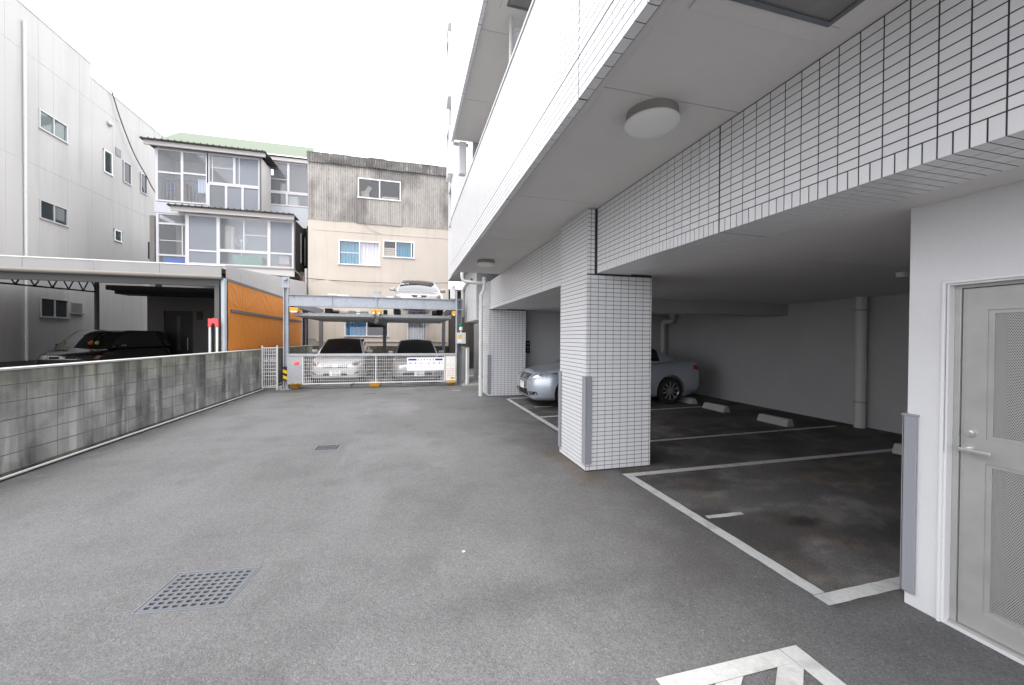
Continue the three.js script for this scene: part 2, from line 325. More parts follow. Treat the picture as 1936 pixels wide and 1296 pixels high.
// drain grates
grates.forEach((q, i) => {
  const o = thing('drain_grate', ['large square drain grate nearest the camera, nine rows of holes', 'small drain grate halfway down the yard', 'narrow drain grate close to the lift gate'][i], 'drain grate', [q.c[0], 0, q.c[1]], 'drain grates down the yard');
  o.rotation.y = -q.rot;
  const s = new THREE.Shape([[-1, -1], [1, -1], [1, 1], [-1, 1]].map(([a, b]) => new THREE.Vector2(a * (q.w / 2 - 0.012), b * (q.h / 2 - 0.012))));
  const mx = q.w - 0.06, my = q.h - 0.05, px = mx / q.nx, py = my / q.ny;
  for (let a = 0; a < q.nx; a++) for (let b = 0; b < q.ny; b++) {
    const cx = -mx / 2 + px * (a + 0.5), cy = -my / 2 + py * (b + 0.5), hx = px * (q.ny < 4 ? 0.36 : 0.29), hy = py * (q.ny < 4 ? 0.42 : 0.29);
    s.holes.push(new THREE.Path([[cx - hx, cy - hy], [cx - hx, cy + hy], [cx + hx, cy + hy], [cx + hx, cy - hy]].map(p => new THREE.Vector2(...p))));
  }
  const g = new THREE.ExtrudeGeometry(s, { depth: 0.018, bevelEnabled: false }); g.rotateX(-Math.PI / 2); g.translate(0, -0.016, 0);
  loc('grate_plate', uvm(g), castIron, o);
  const fr = []; const W = q.w / 2, H = q.h / 2;
  for (const [a0, a1, b0, b1] of [[-W, W, -H, -H + 0.008], [-W, W, H - 0.008, H], [-W, -W + 0.008, -H + 0.008, H - 0.008], [W - 0.008, W, -H + 0.008, H - 0.008]]) fr.push(B(a0, a1, -0.04, 0.003, b0, b1));
  loc('grate_frame', fr, steelDark, o);
  const pit = []; for (const [a0, a1, b0, b1, y0, y1] of [[-W, W, -H, H, -0.45, -0.43], [-W - 0.02, -W, -H, H, -0.45, -0.002], [W, W + 0.02, -H, H, -0.45, -0.002], [-W, W, -H - 0.02, -H, -0.45, -0.002], [-W, W, H, H + 0.02, -0.45, -0.002]]) pit.push(B(a0, a1, y0, y1, b0, b1));
  loc('pit', pit, M(lin(0.012), 0.9), o);
});

// ---------------------------------------------------------------- the apartment building on the right
const apt = thing('apartment_building', 'white tiled apartment building with open garage and overhanging balcony', 'building', [2.04, 0, 4.2]);
// tile geometry: chamfered plate, unit sizes cached
const tileCache = {};
function tileGeo(w, h) {
  const k = w.toFixed(3) + h.toFixed(3); if (tileCache[k]) return tileCache[k];
  const t = 0.003, c = 0.0012, x = w / 2, y = h / 2, X = x - c, Y = y - c, pos = [], nor = [];
  const quad = (a, b, d, e) => { const n = V(...b).sub(V(...a)).cross(V(...e).sub(V(...a))).normalize(); for (const p of [a, b, d, a, d, e]) { pos.push(...p); nor.push(n.x, n.y, n.z); } };
  quad([-X, -Y, t], [X, -Y, t], [X, Y, t], [-X, Y, t]);
  const o = [[-x, -y], [x, -y], [x, y], [-x, y]], I = [[-X, -Y], [X, -Y], [X, Y], [-X, Y]];
  for (let i = 0; i < 4; i++) { const j = (i + 1) % 4; quad([...o[i], t - c], [...o[j], t - c], [...I[j], t], [...I[i], t]); quad([...o[i], -0.001], [...o[j], -0.001], [...o[j], t - c], [...o[i], t - c]); }
  const g = new THREE.BufferGeometry(); g.setAttribute('position', new THREE.Float32BufferAttribute(pos, 3)); g.setAttribute('normal', new THREE.Float32BufferAttribute(nor, 3)); g.setAttribute('uv', new THREE.Float32BufferAttribute(new Array(pos.length / 3 * 2).fill(0), 2));
  return tileCache[k] = g;
}
// lay a list of tiles [a, b, w, h] (lower-left corner, size with joint) on a face; the nearest `single` are meshes of their own
function layTiles(parent, m, list, single = 0, gap = 0.006) {
  let off = V(0, 0, 0), p = parent; while (p && p !== scene) { off.sub(p.position); p = p.parent; }
  const cam = camera.position, q = new THREE.Quaternion(), e = new THREE.Matrix4();
  const items = list.map(([a, b, w, h]) => { const c = V(a + w / 2, b + h / 2, 0).applyMatrix4(m); return { a, b, w, h, c, dist: c.distanceTo(cam) + (c.z > -0.75 ? 50 : 0) }; });
  items.sort((x, y) => x.dist - y.dist);
  q.setFromRotationMatrix(m); const rest = [];
  items.forEach((t, i) => {
    const g = tileGeo(t.w - gap, t.h - gap);
    if (i < single) {
      const k = new THREE.Mesh(g, tileMats[Math.floor(rnd() * 4)]); k.name = 'tile'; k.castShadow = k.receiveShadow = true; k.position.copy(t.c).add(off); k.quaternion.copy(q); parent.add(k);
    } else { e.compose(t.c, q, V(1, 1, 1)); rest.push(g.clone().applyMatrix4(e)); }
  });
  if (rest.length) { const r = obj('tile_field', mergeGeometries(rest), tileMats[0], parent); r.userData.kind = 'stuff'; }
}
function grid(a0, a1, b0, b1, w = 0.1, h = 0.05, aFirst = 0) {  // rows upwards from b0, columns from a0 (first one aFirst wide)
  const L = []; 
  for (let b = b0; b < b1 - 0.012; b += h) { const hh = Math.min(h, b1 - b); let a = a0, f = aFirst || w; while (a < a1 - 0.012) { const ww = Math.min(f, a1 - a); L.push([a, b, ww, hh]); a += ww; f = w; } }
  return L;
}
// pier between the parking bays: core, tiles to the yard and to the camera
function pier(x0, x1, d0, d1, top, singleFront, singleSide, label) {
  const c = obj('column', B(x0 + 0.006, x1 - 0.006, 0, top, d0 + 0.006, d1 - 0.006), grout, apt, label);
  layTiles(c, front(d0 + 0.006), grid(x0 + 0.0, x1, 0.012, 2.332, 0.1, 0.0502, 0.055).concat(grid(x0, x0 + 0.105, 2.332, top, 0.052, 0.0502, 0.055)), singleFront);
  layTiles(c, left(x0 + 0.006), grid(-d1, -d0, 0.012, top, 0.0955, 0.0502), singleSide);
  return c;
}
pier(2.035, 2.912, 4.235, 5.05, 3.098, 240, 60);
pier(2.12, 3.165, 10.35, 11.3, 3.098, 0, 0);
// beams over the bays
function beam(d0, d1, joints, single) {
  const c = obj('beam', B(2.166, 2.60, 2.34, 3.1, d0, d1), grout, apt), face = [], foot = [], und = [];
  const cuts = [d0, ...joints, d1];
  for (let i = 0; i < cuts.length - 1; i++) {
    const a = -cuts[i + 1] + 0.004, b = -cuts[i] - 0.004, n = Math.round((b - a) / 0.1), w = (b - a) / n;
    for (let r = 0; r < 13; r++) for (let k = 0; k < n; k++) face.push([a + k * w, 2.43 + r * 0.0512, w, 0.0512]);
    for (let k = 0; k < 2 * n; k++) foot.push([a + k * w / 2, 2.334, w / 2, 0.096]);
    for (let k = 0; k < 2 * n; k++) for (let j = 0; j < 4; j++) und.push([2.160 + j * 0.11, a + k * w / 2, 0.11, w / 2]);
  }
  layTiles(c, left(2.166), face.concat(foot), single);
  layTiles(c, under(2.34), und, single ? 60 : 0);
  return c;
}
beam(-3.5, 4.229, [-1.5, 0.45, 2.357], 300);
beam(5.056, 10.344, [6.2, 8.15], 0);
// balcony: soffit, parapet, upper storeys
obj('soffit', [B(1.10, 2.17, 3.1, 3.22, -3.5, 2.183), B(1.10, 2.17, 3.1, 3.22, 2.191, 4.08), B(1.10, 2.17, 3.1, 3.22, 4.088, 5.93), B(1.10, 2.17, 3.1, 3.22, 5.938, 9.2), B(1.05, 1.104, 3.03, 3.22, -3.5, 9.2, 0.004), B(1.1, 2.17, 3.112, 3.222, 2.17, 5.95), B(2.05, 2.168, 3.099, 3.12, 5.05, 9.2)], soffitM, apt);
function parapet(y0, y1, d1, single, name) {
  const c = obj(name, B(0.991, 1.05, y0 + 0.006, y1, -3.5, d1 - 0.006), y0 > 4 ? groutBlue : grout, apt), L = [];
  const cuts = [-3.5, -1.4, 0.4, 2.19, 3.97, 5.73, 7.42, d1], bands = [[y0, y0 + 0.25], [y0 + 0.256, y1]];
  for (let i = 0; i < cuts.length - 1; i++) for (const [b0, b1] of bands) {
    const a = -cuts[i + 1] + 0.004, b = -cuts[i] - 0.004, n = Math.round((b - a) / 0.1), w = (b - a) / n, rows = Math.round((b1 - b0) / 0.05), h = (b1 - b0) / rows;
    for (let r = 0; r < rows; r++) for (let k = 0; k < n; k++) L.push([a + k * w, b0 + r * h, w, h]);
  }
  layTiles(c, left(0.991), L.filter(t => y0 < 4 || t[0] < -4), single);
  const U = []; for (let i = 0; i < cuts.length - 1; i++) { const a = -cuts[i + 1] + 0.004, b = -cuts[i] - 0.004, n = Math.round((b - a) / 0.1), w = (b - a) / n; for (let k = 0; k < n; k++) U.push([0.987, a + k * w, 0.062, w]); }
  layTiles(c, under(y0 + 0.006), U, single ? 40 : 0);
  layTiles(c, MX(Math.PI, 0, 0, 0, -(d1 - 0.006)), grid(-1.052, -0.985, y0, y1, 0.07, 0.05), 0);
  return c;
}
parapet(3.0, 4.28, 9.2, 260, 'parapet');
obj('parapet_coping', B(0.975, 1.14, 4.282, 4.31, -3.5, 9.21, 0.005), whiteMetal, apt);
obj('soffit', [B(1.05, 2.2, 6.2, 6.4, -3.5, 5.876), B(1.05, 2.2, 6.2, 6.4, 5.884, 7.66), B(1.05, 2.2, 6.2, 6.4, 7.668, 9.3), B(1.05, 2.2, 6.212, 6.4, 5.8, 7.8)], soffitM, apt);
parapet(6.14, 9.0, 9.3, 0, 'upper_wall');
obj('upper_wall', B(0.99, 12, 9.0, 16, -3.5, 9.29), plaster, apt);
obj('balcony_wall', B(2.2, 12, 3.22, 9.0, -3.5, 9.29), plaster, apt);
obj('garage_ceiling', [B(2.60, 8.3, 2.352, 2.50, -3.5, 2.996), B(2.60, 8.3, 2.352, 2.5, 3.002, 7.4), B(2.60, 8.3, 2.352, 2.5, 7.4, 11), B(2.6, 8.3, 2.36, 3.3, -3.5, 11)], soffitM, apt);
obj('garage_ceiling_beam', B(3.3, 8.1, 2.10, 2.352, 6.75, 7.25), garageWall, apt);
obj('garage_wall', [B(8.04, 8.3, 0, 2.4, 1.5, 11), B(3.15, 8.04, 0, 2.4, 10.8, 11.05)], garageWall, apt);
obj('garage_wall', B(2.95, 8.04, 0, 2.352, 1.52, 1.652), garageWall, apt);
// wall with the metal door
obj('door_wall', [slab(left(2.89), -1.654, 3.5, 0.002, 2.352, -0.12, 0, [[-1.488, -0.55, -0.01, 1.885]].map(h => [h[0], h[1], 0.003, h[3]]))], plaster, apt);
obj('door_surround', [F(left(2.89), -1.503, -1.488, 0.0, 1.9, -0.02, 0.012, 0.003), F(left(2.89), -1.488, -0.535, 1.885, 1.9, -0.02, 0.012, 0.003), F(left(2.89), -1.488, -1.478, 0.0, 1.885, -0.10, -0.004), F(left(2.89), -1.478, -0.55, 1.876, 1.885, -0.10, -0.004)], whiteMetal, apt);
obj('room_wall', [B(3.5, 3.55, 0, 2.35, -3, 1.52), B(3.0, 3.5, 0, 0.01, -3, 1.5), B(3.01, 3.5, 0, 2.3, -3, -2.9)], darkRoom, apt);
{
  const dm = M(lin(0.50, 0.495, 0.475), 0.42, { metalness: 0.3, map: metalMap });
  const Lf = left(2.97);
  const frame = obj('door_frame', [F(Lf, -1.478, -1.452, 0, 1.876, -0.03, 0.03, 0.003), F(Lf, -1.452, -0.56, 1.858, 1.876, -0.03, 0.03, 0.003), F(Lf, -1.478, -0.55, 0.0, 0.016, -0.05, 0.045)], dm, apt);
  const dl = obj('door', [slab(Lf, -1.448, -0.58, 0.02, 1.854, -0.02, 0.02, [[-1.348, -0.68, 1.052, 1.735], [-1.375, -0.68, 0.125, 0.925]].map(h => [-1.352, -0.68, h[2], h[3]])),
    ...[[1.052, 1.735], [0.125, 0.925]].flatMap(([b0, b1]) => [F(Lf, -1.352, -1.330, b0, b1, -0.012, 0.012), F(Lf, -0.70, -0.68, b0, b1, -0.012, 0.012), F(Lf, -1.33, -0.70, b0, b0 + 0.02, -0.012, 0.012), F(Lf, -1.33, -0.70, b1 - 0.02, b1, -0.012, 0.012)]),
    F(Lf, -1.44, -1.4355, 0.03, 1.85, 0.0195, 0.0215)], dm, apt);
  const perf = M(lin(0.44, 0.435, 0.42), 0.4, { metalness: 0.35, alphaMap: perfMap, alphaTest: 0.5, side: THREE.DoubleSide });
  for (const [b0, b1] of [[1.07, 1.717], [0.143, 0.907]]) { const g0 = new THREE.PlaneGeometry(0.64, b1 - b0); g0.translate(-1.015, (b0 + b1) / 2, 0.004); const g = uvm(g0); g.applyMatrix4(Lf); obj('perforated_panel', g, perf, dl); }
  const hm = M(lin(0.66, 0.66, 0.66), 0.3, { metalness: 0.8 });
  obj('lock', [cyl([2.95, 1.075, 1.408], [2.93, 1.075, 1.408], 0.021, 24), cyl([2.93, 1.075, 1.408], [2.918, 1.075, 1.408], 0.014, 20)], hm, dl);
  obj('handle', [cyl([2.95, 0.985, 1.418], [2.943, 0.985, 1.418], 0.026, 24), cyl([2.95, 0.985, 1.418], [2.90, 0.985, 1.418], 0.011, 16), B(2.893, 2.91, 0.975, 0.996, 1.31, 1.432, 0.006)], hm, dl);
}
// corner guards (rubber angles)
const guardM = M(lin(0.29, 0.30, 0.325), 0.6);
function guard(x, d, y0, y1, s = 1) { obj('corner_guard', [B(x - 0.012, x + 0.075, y0, y1, d - 0.012, d - 0.002, 0.004), B(x - 0.012, x - 0.002, y0, y1, d - 0.01, d + 0.075 * s, 0.004), cyl([x - 0.004, y0, d - 0.004], [x - 0.004, y1, d - 0.004], 0.013, 12)], guardM, apt); }
guard(2.033, 4.233, 0.09, 1.13); guard(2.118, 10.348, 0.07, 1.12);
obj('corner_guard', [B(2.02, 2.03, 0.09, 1.13, 4.98, 5.06, 0.004)], guardM, apt);
obj('corner_guard', [B(2.872, 2.886, 0.08, 1.125, 1.60, 1.668, 0.004), B(2.872, 2.95, 0.08, 1.125, 1.656, 1.67, 0.004), B(2.868, 2.95, 1.125, 1.137, 1.596, 1.674, 0.003)], guardM, apt);
// escape hatches in the soffits
const hatchM = M(lin(0.30, 0.295, 0.29), 0.4, { metalness: 0.6, map: metalMap });
obj('escape_hatch', [B(1.36, 1.935, 3.085, 3.10, 0.83, 1.435)], hatchM, apt);
obj('hatch_frame', [B(1.335, 1.36, 3.078, 3.1, 0.8, 1.46), B(1.935, 1.96, 3.078, 3.1, 0.8, 1.46), B(1.36, 1.935, 3.078, 3.1, 1.435, 1.46), B(1.36, 1.935, 3.078, 3.1, 0.8, 0.83)], steelDark, apt);
obj('hatch_surround', [B(1.25, 2.04, 3.09, 3.1, 1.462, 1.56, 0.003), B(1.25, 1.333, 3.09, 3.1, 0.7, 1.46, 0.003), B(1.962, 2.04, 3.09, 3.1, 0.7, 1.46, 0.003)], soffitM, apt);
obj('escape_hatch', [B(1.36, 1.935, 6.186, 6.2, 4.76, 5.335)], hatchM, apt);
obj('hatch_frame', [B(1.335, 1.36, 6.175, 6.2, 4.73, 5.36), B(1.935, 1.96, 6.175, 6.2, 4.73, 5.36), B(1.36, 1.935, 6.175, 6.2, 5.335, 5.36)], steelDark, apt);
obj('hatch_surround', [B(1.25, 2.04, 6.188, 6.2, 5.362, 5.46, 0.003), B(1.25, 1.333, 6.188, 6.2, 4.7, 5.36, 0.003)], soffitM, apt);
// balcony partition, pipe and laundry bracket seen above the parapet
obj('partition', [B(1.5, 2.2, 4.2, 6.05, 5.60, 5.61)], M(lin(0.7, 0.7, 0.72), 0.6), apt);
obj('partition_frame', [B(1.47, 1.5, 3.2, 6.2, 5.585, 5.625), B(1.5, 2.2, 6.05, 6.09, 5.585, 5.625)], alu, apt);
obj('drain_pipe', [cyl([1.44, 3.2, 5.55], [1.44, 6.2, 5.55], 0.025)], pipeM, apt);
obj('balcony_end_box', [B(1.16, 1.32, 5.35, 6.1, 9.12, 9.28, 0.02), cyl([1.05, 6.13, 9.35], [1.4, 6.13, 9.35], 0.04)], M(lin(0.6, 0.6, 0.61), 0.6), apt);
// far wing of the building, beyond the second pier
{
  const w = obj('far_wing', [B(1.956, 2.9, 2.126, 3.7, 11.31, 13.7), B(1.506, 12, 3.7, 16, 9.32, 15)], M(lin(0.4, 0.4, 0.41), 0.9), apt);
  layTiles(w, left(1.956), grid(-13.7, -11.31, 2.12, 3.7, 0.1, 0.05), 0);
  layTiles(w, left(1.506), grid(-15, -9.3, 3.7, 12, 0.1, 0.05).filter(t => t[1] < 9), 0);
  obj('far_wing_wall', [B(2.62, 2.8, 0, 2.126, 11.3, 15.7), B(2.8, 8, 0, 3.7, 11.06, 15.7)], garageWall, apt);
  obj('far_wing_soffit', B(1.96, 2.9, 2.1, 2.124, 11.31, 13.69), soffitM, apt);
  for (const [y0, y1, dd] of [[12.4, 14.2, 14.5], [9.9, 12.0, 14.5], [7.2, 8.7, 14.3], [5.3, 6.4, 13.4]]) {
    const k = obj('window', [F(left(1.5), -dd, -dd + 0.05, y0, y1, 0, 0.14), F(left(1.5), -dd + 0.75, -dd + 0.8, y0, y1, 0, 0.14), F(left(1.5), -dd, -dd + 0.8, y1, y1 + 0.05, 0, 0.15), F(left(1.5), -dd, -dd + 0.8, y0 - 0.05, y0, 0, 0.15)], alu, apt);
    obj('pane', F(left(1.5), -dd + 0.05, -dd + 0.75, y0, y1, 0.03, 0.045), M(lin(0.08, 0.09, 0.1), 0.1), k);
  }
  obj('drain_pipe', [cyl([1.90, 2.3, 13.78], [1.90, 3.25, 13.78], 0.06), tube([[1.90, 3.25, 13.7], [1.93, 3.35, 13.2], [1.93, 3.35, 12]], 0.05)], pipeM, apt);
}
// downpipes in front of the second pier
obj('drain_pipe', [cyl([1.945, 0, 10.5], [1.945, 2.62, 10.5], 0.055, 18), tube([[1.945, 2.6, 10.5], [1.95, 2.72, 10.5], [2.0, 2.84, 10.47], [2.02, 2.95, 10.45], [2.02, 3.2, 10.45]], 0.055, 30, 14),
  tube([[1.42, 3.3, 10.45], [1.43, 3.14, 10.45], [1.5, 3.07, 10.45], [1.7, 3.05, 10.45], [1.95, 3.04, 10.45], [2.0, 3.04, 10.45]], 0.045, 30, 12), ...[0.5, 1.4, 2.4].map(y => B(1.88, 2.13, y, y + 0.018, 10.485, 10.515)), ...[0.5, 1.4, 2.4].map(y => cyl([1.945, y - 0.012, 10.5], [1.945, y + 0.03, 10.5], 0.06, 18))], pipeM, apt);
// garage drain pipes
obj('drain_pipe', [cyl([7.9, 0, 5.22], [7.9, 2.36, 5.22], 0.085, 20)], pipeM, apt);
obj('pipe_clamp', [cyl([7.9, 0.45, 5.22], [7.9, 0.475, 5.22], 0.092, 20), cyl([7.9, 2.10, 5.22], [7.9, 2.125, 5.22], 0.098, 20), B(7.9, 8.03, 0.455, 0.47, 5.2, 5.24), B(7.78, 8.03, 2.105, 2.12, 5.15, 5.29)], galv, apt);
obj('drain_pipe', tube([[7.9, 2.35, 10.4], [7.9, 2.2, 10.4], [7.88, 2.13, 10.42], [7.85, 2.12, 10.6], [7.8, 2.1, 10.72], [7.8, 2.0, 10.74], [7.8, 0.3, 10.74]], 0.07, 60, 12, 0.2), pipeM, apt);
obj('call_plate', B(3.30, 3.42, 1.15, 1.5, 10.775, 10.8, 0.004), black, apt);
for (const y of [1.42, 1.32, 1.22]) obj('call_button', cyl([3.36, y, 10.776], [3.36, y, 10.765], 0.022, 14), galv, apt);
obj('smoke_detector', [cyl([5.5, 2.352, 3.22], [5.5, 2.30, 3.22], 0.06, 18, 0.05)], whiteMetal, apt);
// round ceiling lamps, not lit
for (const [x, d, label] of [[1.60, 2.35, 'round white ceiling lamp nearest the camera, above the near bay'], [1.51, 7.66, 'round ceiling lamp far along the soffit, near the downpipe']]) {
  const o = thing('ceiling_lamp', label, 'ceiling lamp', [x, 3.1, d], 'round lamps under the balcony');
  const b = new THREE.CylinderGeometry(0.168, 0.172, 0.07, 48); b.translate(0, -0.035, 0); loc('base', b, M(lin(0.30, 0.28, 0.27), 0.5), o);
  const s = new THREE.LatheGeometry([[0, -0.128], [0.07, -0.124], [0.13, -0.110], [0.165, -0.092], [0.18, -0.076], [0.182, -0.068], [0.176, -0.062], [0.0, -0.061]].map(p => new THREE.Vector2(...p)), 56);
  loc('diffuser', s, PM({ color: lin(0.78, 0.78, 0.77), roughness: 0.35, clearcoat: 0.3 }), o);
}
// wheel stops
[[6.76, 8.35, -0.1], [6.66, 7.28, 0.02], [6.70, 5.86, 0.03], [6.66, 3.63, 0.0]].forEach(([x, d, r], i) => {
  const o = thing('wheel_stop', ['concrete wheel stop behind the rear wheel of the silver convertible', 'concrete wheel stop next to the painted line past the pier', 'concrete wheel stop in the middle of the empty bay', 'concrete wheel stop half hidden behind the door wall corner guard'][i], 'wheel stop', [x, 0, d], 'concrete wheel stops in the garage');
  o.rotation.y = r;
  const s = new THREE.Shape([[-0.085, 0], [0.085, 0], [0.075, 0.045], [0.04, 0.115], [-0.04, 0.115], [-0.075, 0.045]].map(p => new THREE.Vector2(...p)));
  const g = new THREE.ExtrudeGeometry(s, { depth: 0.56, bevelEnabled: true, bevelSize: 0.01, bevelThickness: 0.025, bevelSegments: 2 }); g.translate(0, 0.005, -0.28);
  loc('stop_block', uvm(g), M(lin(0.52, 0.51, 0.49), 0.9, { map: plasterMap }), o);
});

// ---------------------------------------------------------------- concrete block wall on the left (turned one degree)
{
  const o = thing('block_wall', 'low stained grey concrete block wall along the left side of the yard', 'wall', [-3.97, 0, 19]);
  o.rotation.y = -0.0179;
  const len = 26, bl = 0.4, bh = 0.19, blockM = [1, 0.95, 1.04, 0.98].map(k => M(lin(0.95 * k), 0.95, { map: blockMap, bumpMap: plasterBump, bumpScale: 0.003 }));
  // local: z from 0 (far end) to len (towards and past the camera), face at x = 0 looking to +x
  loc('wall_core', B(-0.13, -0.012, 0, 1.18, -len, 0), M(lin(0.16, 0.16, 0.155), 0.95), o);
  for (let r = 0; r < 6; r++) for (let k = 0; k < len / bl + 1; k++) {
    const s0 = k * bl - (r % 2 ? 0 : 0), s1 = Math.min(s0 + bl, len), y0 = 0.07 + r * bh, y1 = r === 5 ? 1.18 : y0 + bh;
    if (s1 - s0 < 0.05) continue;
    const e = rr(-0.0015, 0.0015);
    const g = B(-0.1, e, y0 + 0.003, y1 - 0.003, -s1 + 0.003, -s0 - 0.003, 0.004);
    loc('block', g, blockM[Math.floor(rnd() * 4)], o);
  }
  loc('coping', B(-0.145, 0.008, 1.18, 1.205, -len, 0.01, 0.004), M(lin(0.55, 0.54, 0.52), 0.85, { map: plasterMap }), o);
  loc('footing', B(-0.02, 0.016, 0, 0.075, -len, 0.005), M(lin(0.30, 0.30, 0.28), 0.95, { map: blockMap }), o);
  loc('base_pipe', (() => { const g = new THREE.CylinderGeometry(0.016, 0.016, len, 10); g.rotateX(Math.PI / 2); g.translate(0.034, 0.03, len / 2); return g; })(), M(lin(0.62, 0.61, 0.56), 0.6), o);
}
// generic sliding window: a mesh `window` (frame) with panes as children
function windowIn(parent, m, a0, a1, b0, b1, o = {}) {
  const f = o.f ?? 0.05, mid = o.mid ?? [0.5], fm = o.fm ?? alu, d0 = -0.06, d1 = o.proud ?? 0.025, parts = [];
  parts.push(F(m, a0, a1, b1 - f, b1, d0, d1), F(m, a0 - 0.02, a1 + 0.02, b0, b0 + f, d0, d1 + 0.03), F(m, a0, a0 + f, b0 + f, b1 - f, d0, d1), F(m, a1 - f, a1, b0 + f, b1 - f, d0, d1));
  const ms = mid.map(t => a0 + (a1 - a0) * t);
  for (const c of ms) parts.push(F(m, c - f * 0.45, c + f * 0.45, b0 + f, b1 - f, d0 + 0.01, d1 - 0.005));
  const w = obj('window', parts, fm, parent, o.label);
  const ed = [a0 + f, ...ms, a1 - f];
  for (let i = 0; i < ed.length - 1; i++) obj('pane', F(m, ed[i] + (i ? f * 0.45 : 0), ed[i + 1] - (i < ed.length - 2 ? f * 0.45 : 0), b0 + f, b1 - f, -0.02 - 0.012 * (i % 2), -0.014 - 0.012 * (i % 2)), (o.glass && o.glass[i]) || glass, w);
  for (const [t, u0, u1] of o.hbars ?? []) obj('glazing_bar', F(m, a0 + (a1 - a0) * u0, a0 + (a1 - a0) * u1, b0 + (b1 - b0) * t - 0.012, b0 + (b1 - b0) * t + 0.012, -0.012, 0.006), fm, w);
  for (const [i, mat, k0 = 0, k1 = 1] of o.curtains ?? []) obj('curtain', wavy(m, ed[i] + (ed[i + 1] - ed[i]) * k0, ed[i] + (ed[i + 1] - ed[i]) * k1, b0 + f, b1 - f, -0.12), mat, w);
  return w;
}
function wavy(m, a0, a1, b0, b1, n) {                         // hanging cloth
  const N = 40, g = new THREE.PlaneGeometry(a1 - a0, b1 - b0, N, 2), p = g.attributes.position;
  for (let i = 0; i < p.count; i++) { const x = p.getX(i); p.setZ(i, 0.025 * Math.sin(x * 46 + 0.7 * Math.sin(x * 9)) + 0.01 * Math.sin(x * 17)); }
  g.computeVertexNormals(); g.translate((a0 + a1) / 2, (b0 + b1) / 2, n); g.applyMatrix4(m); return g;
}
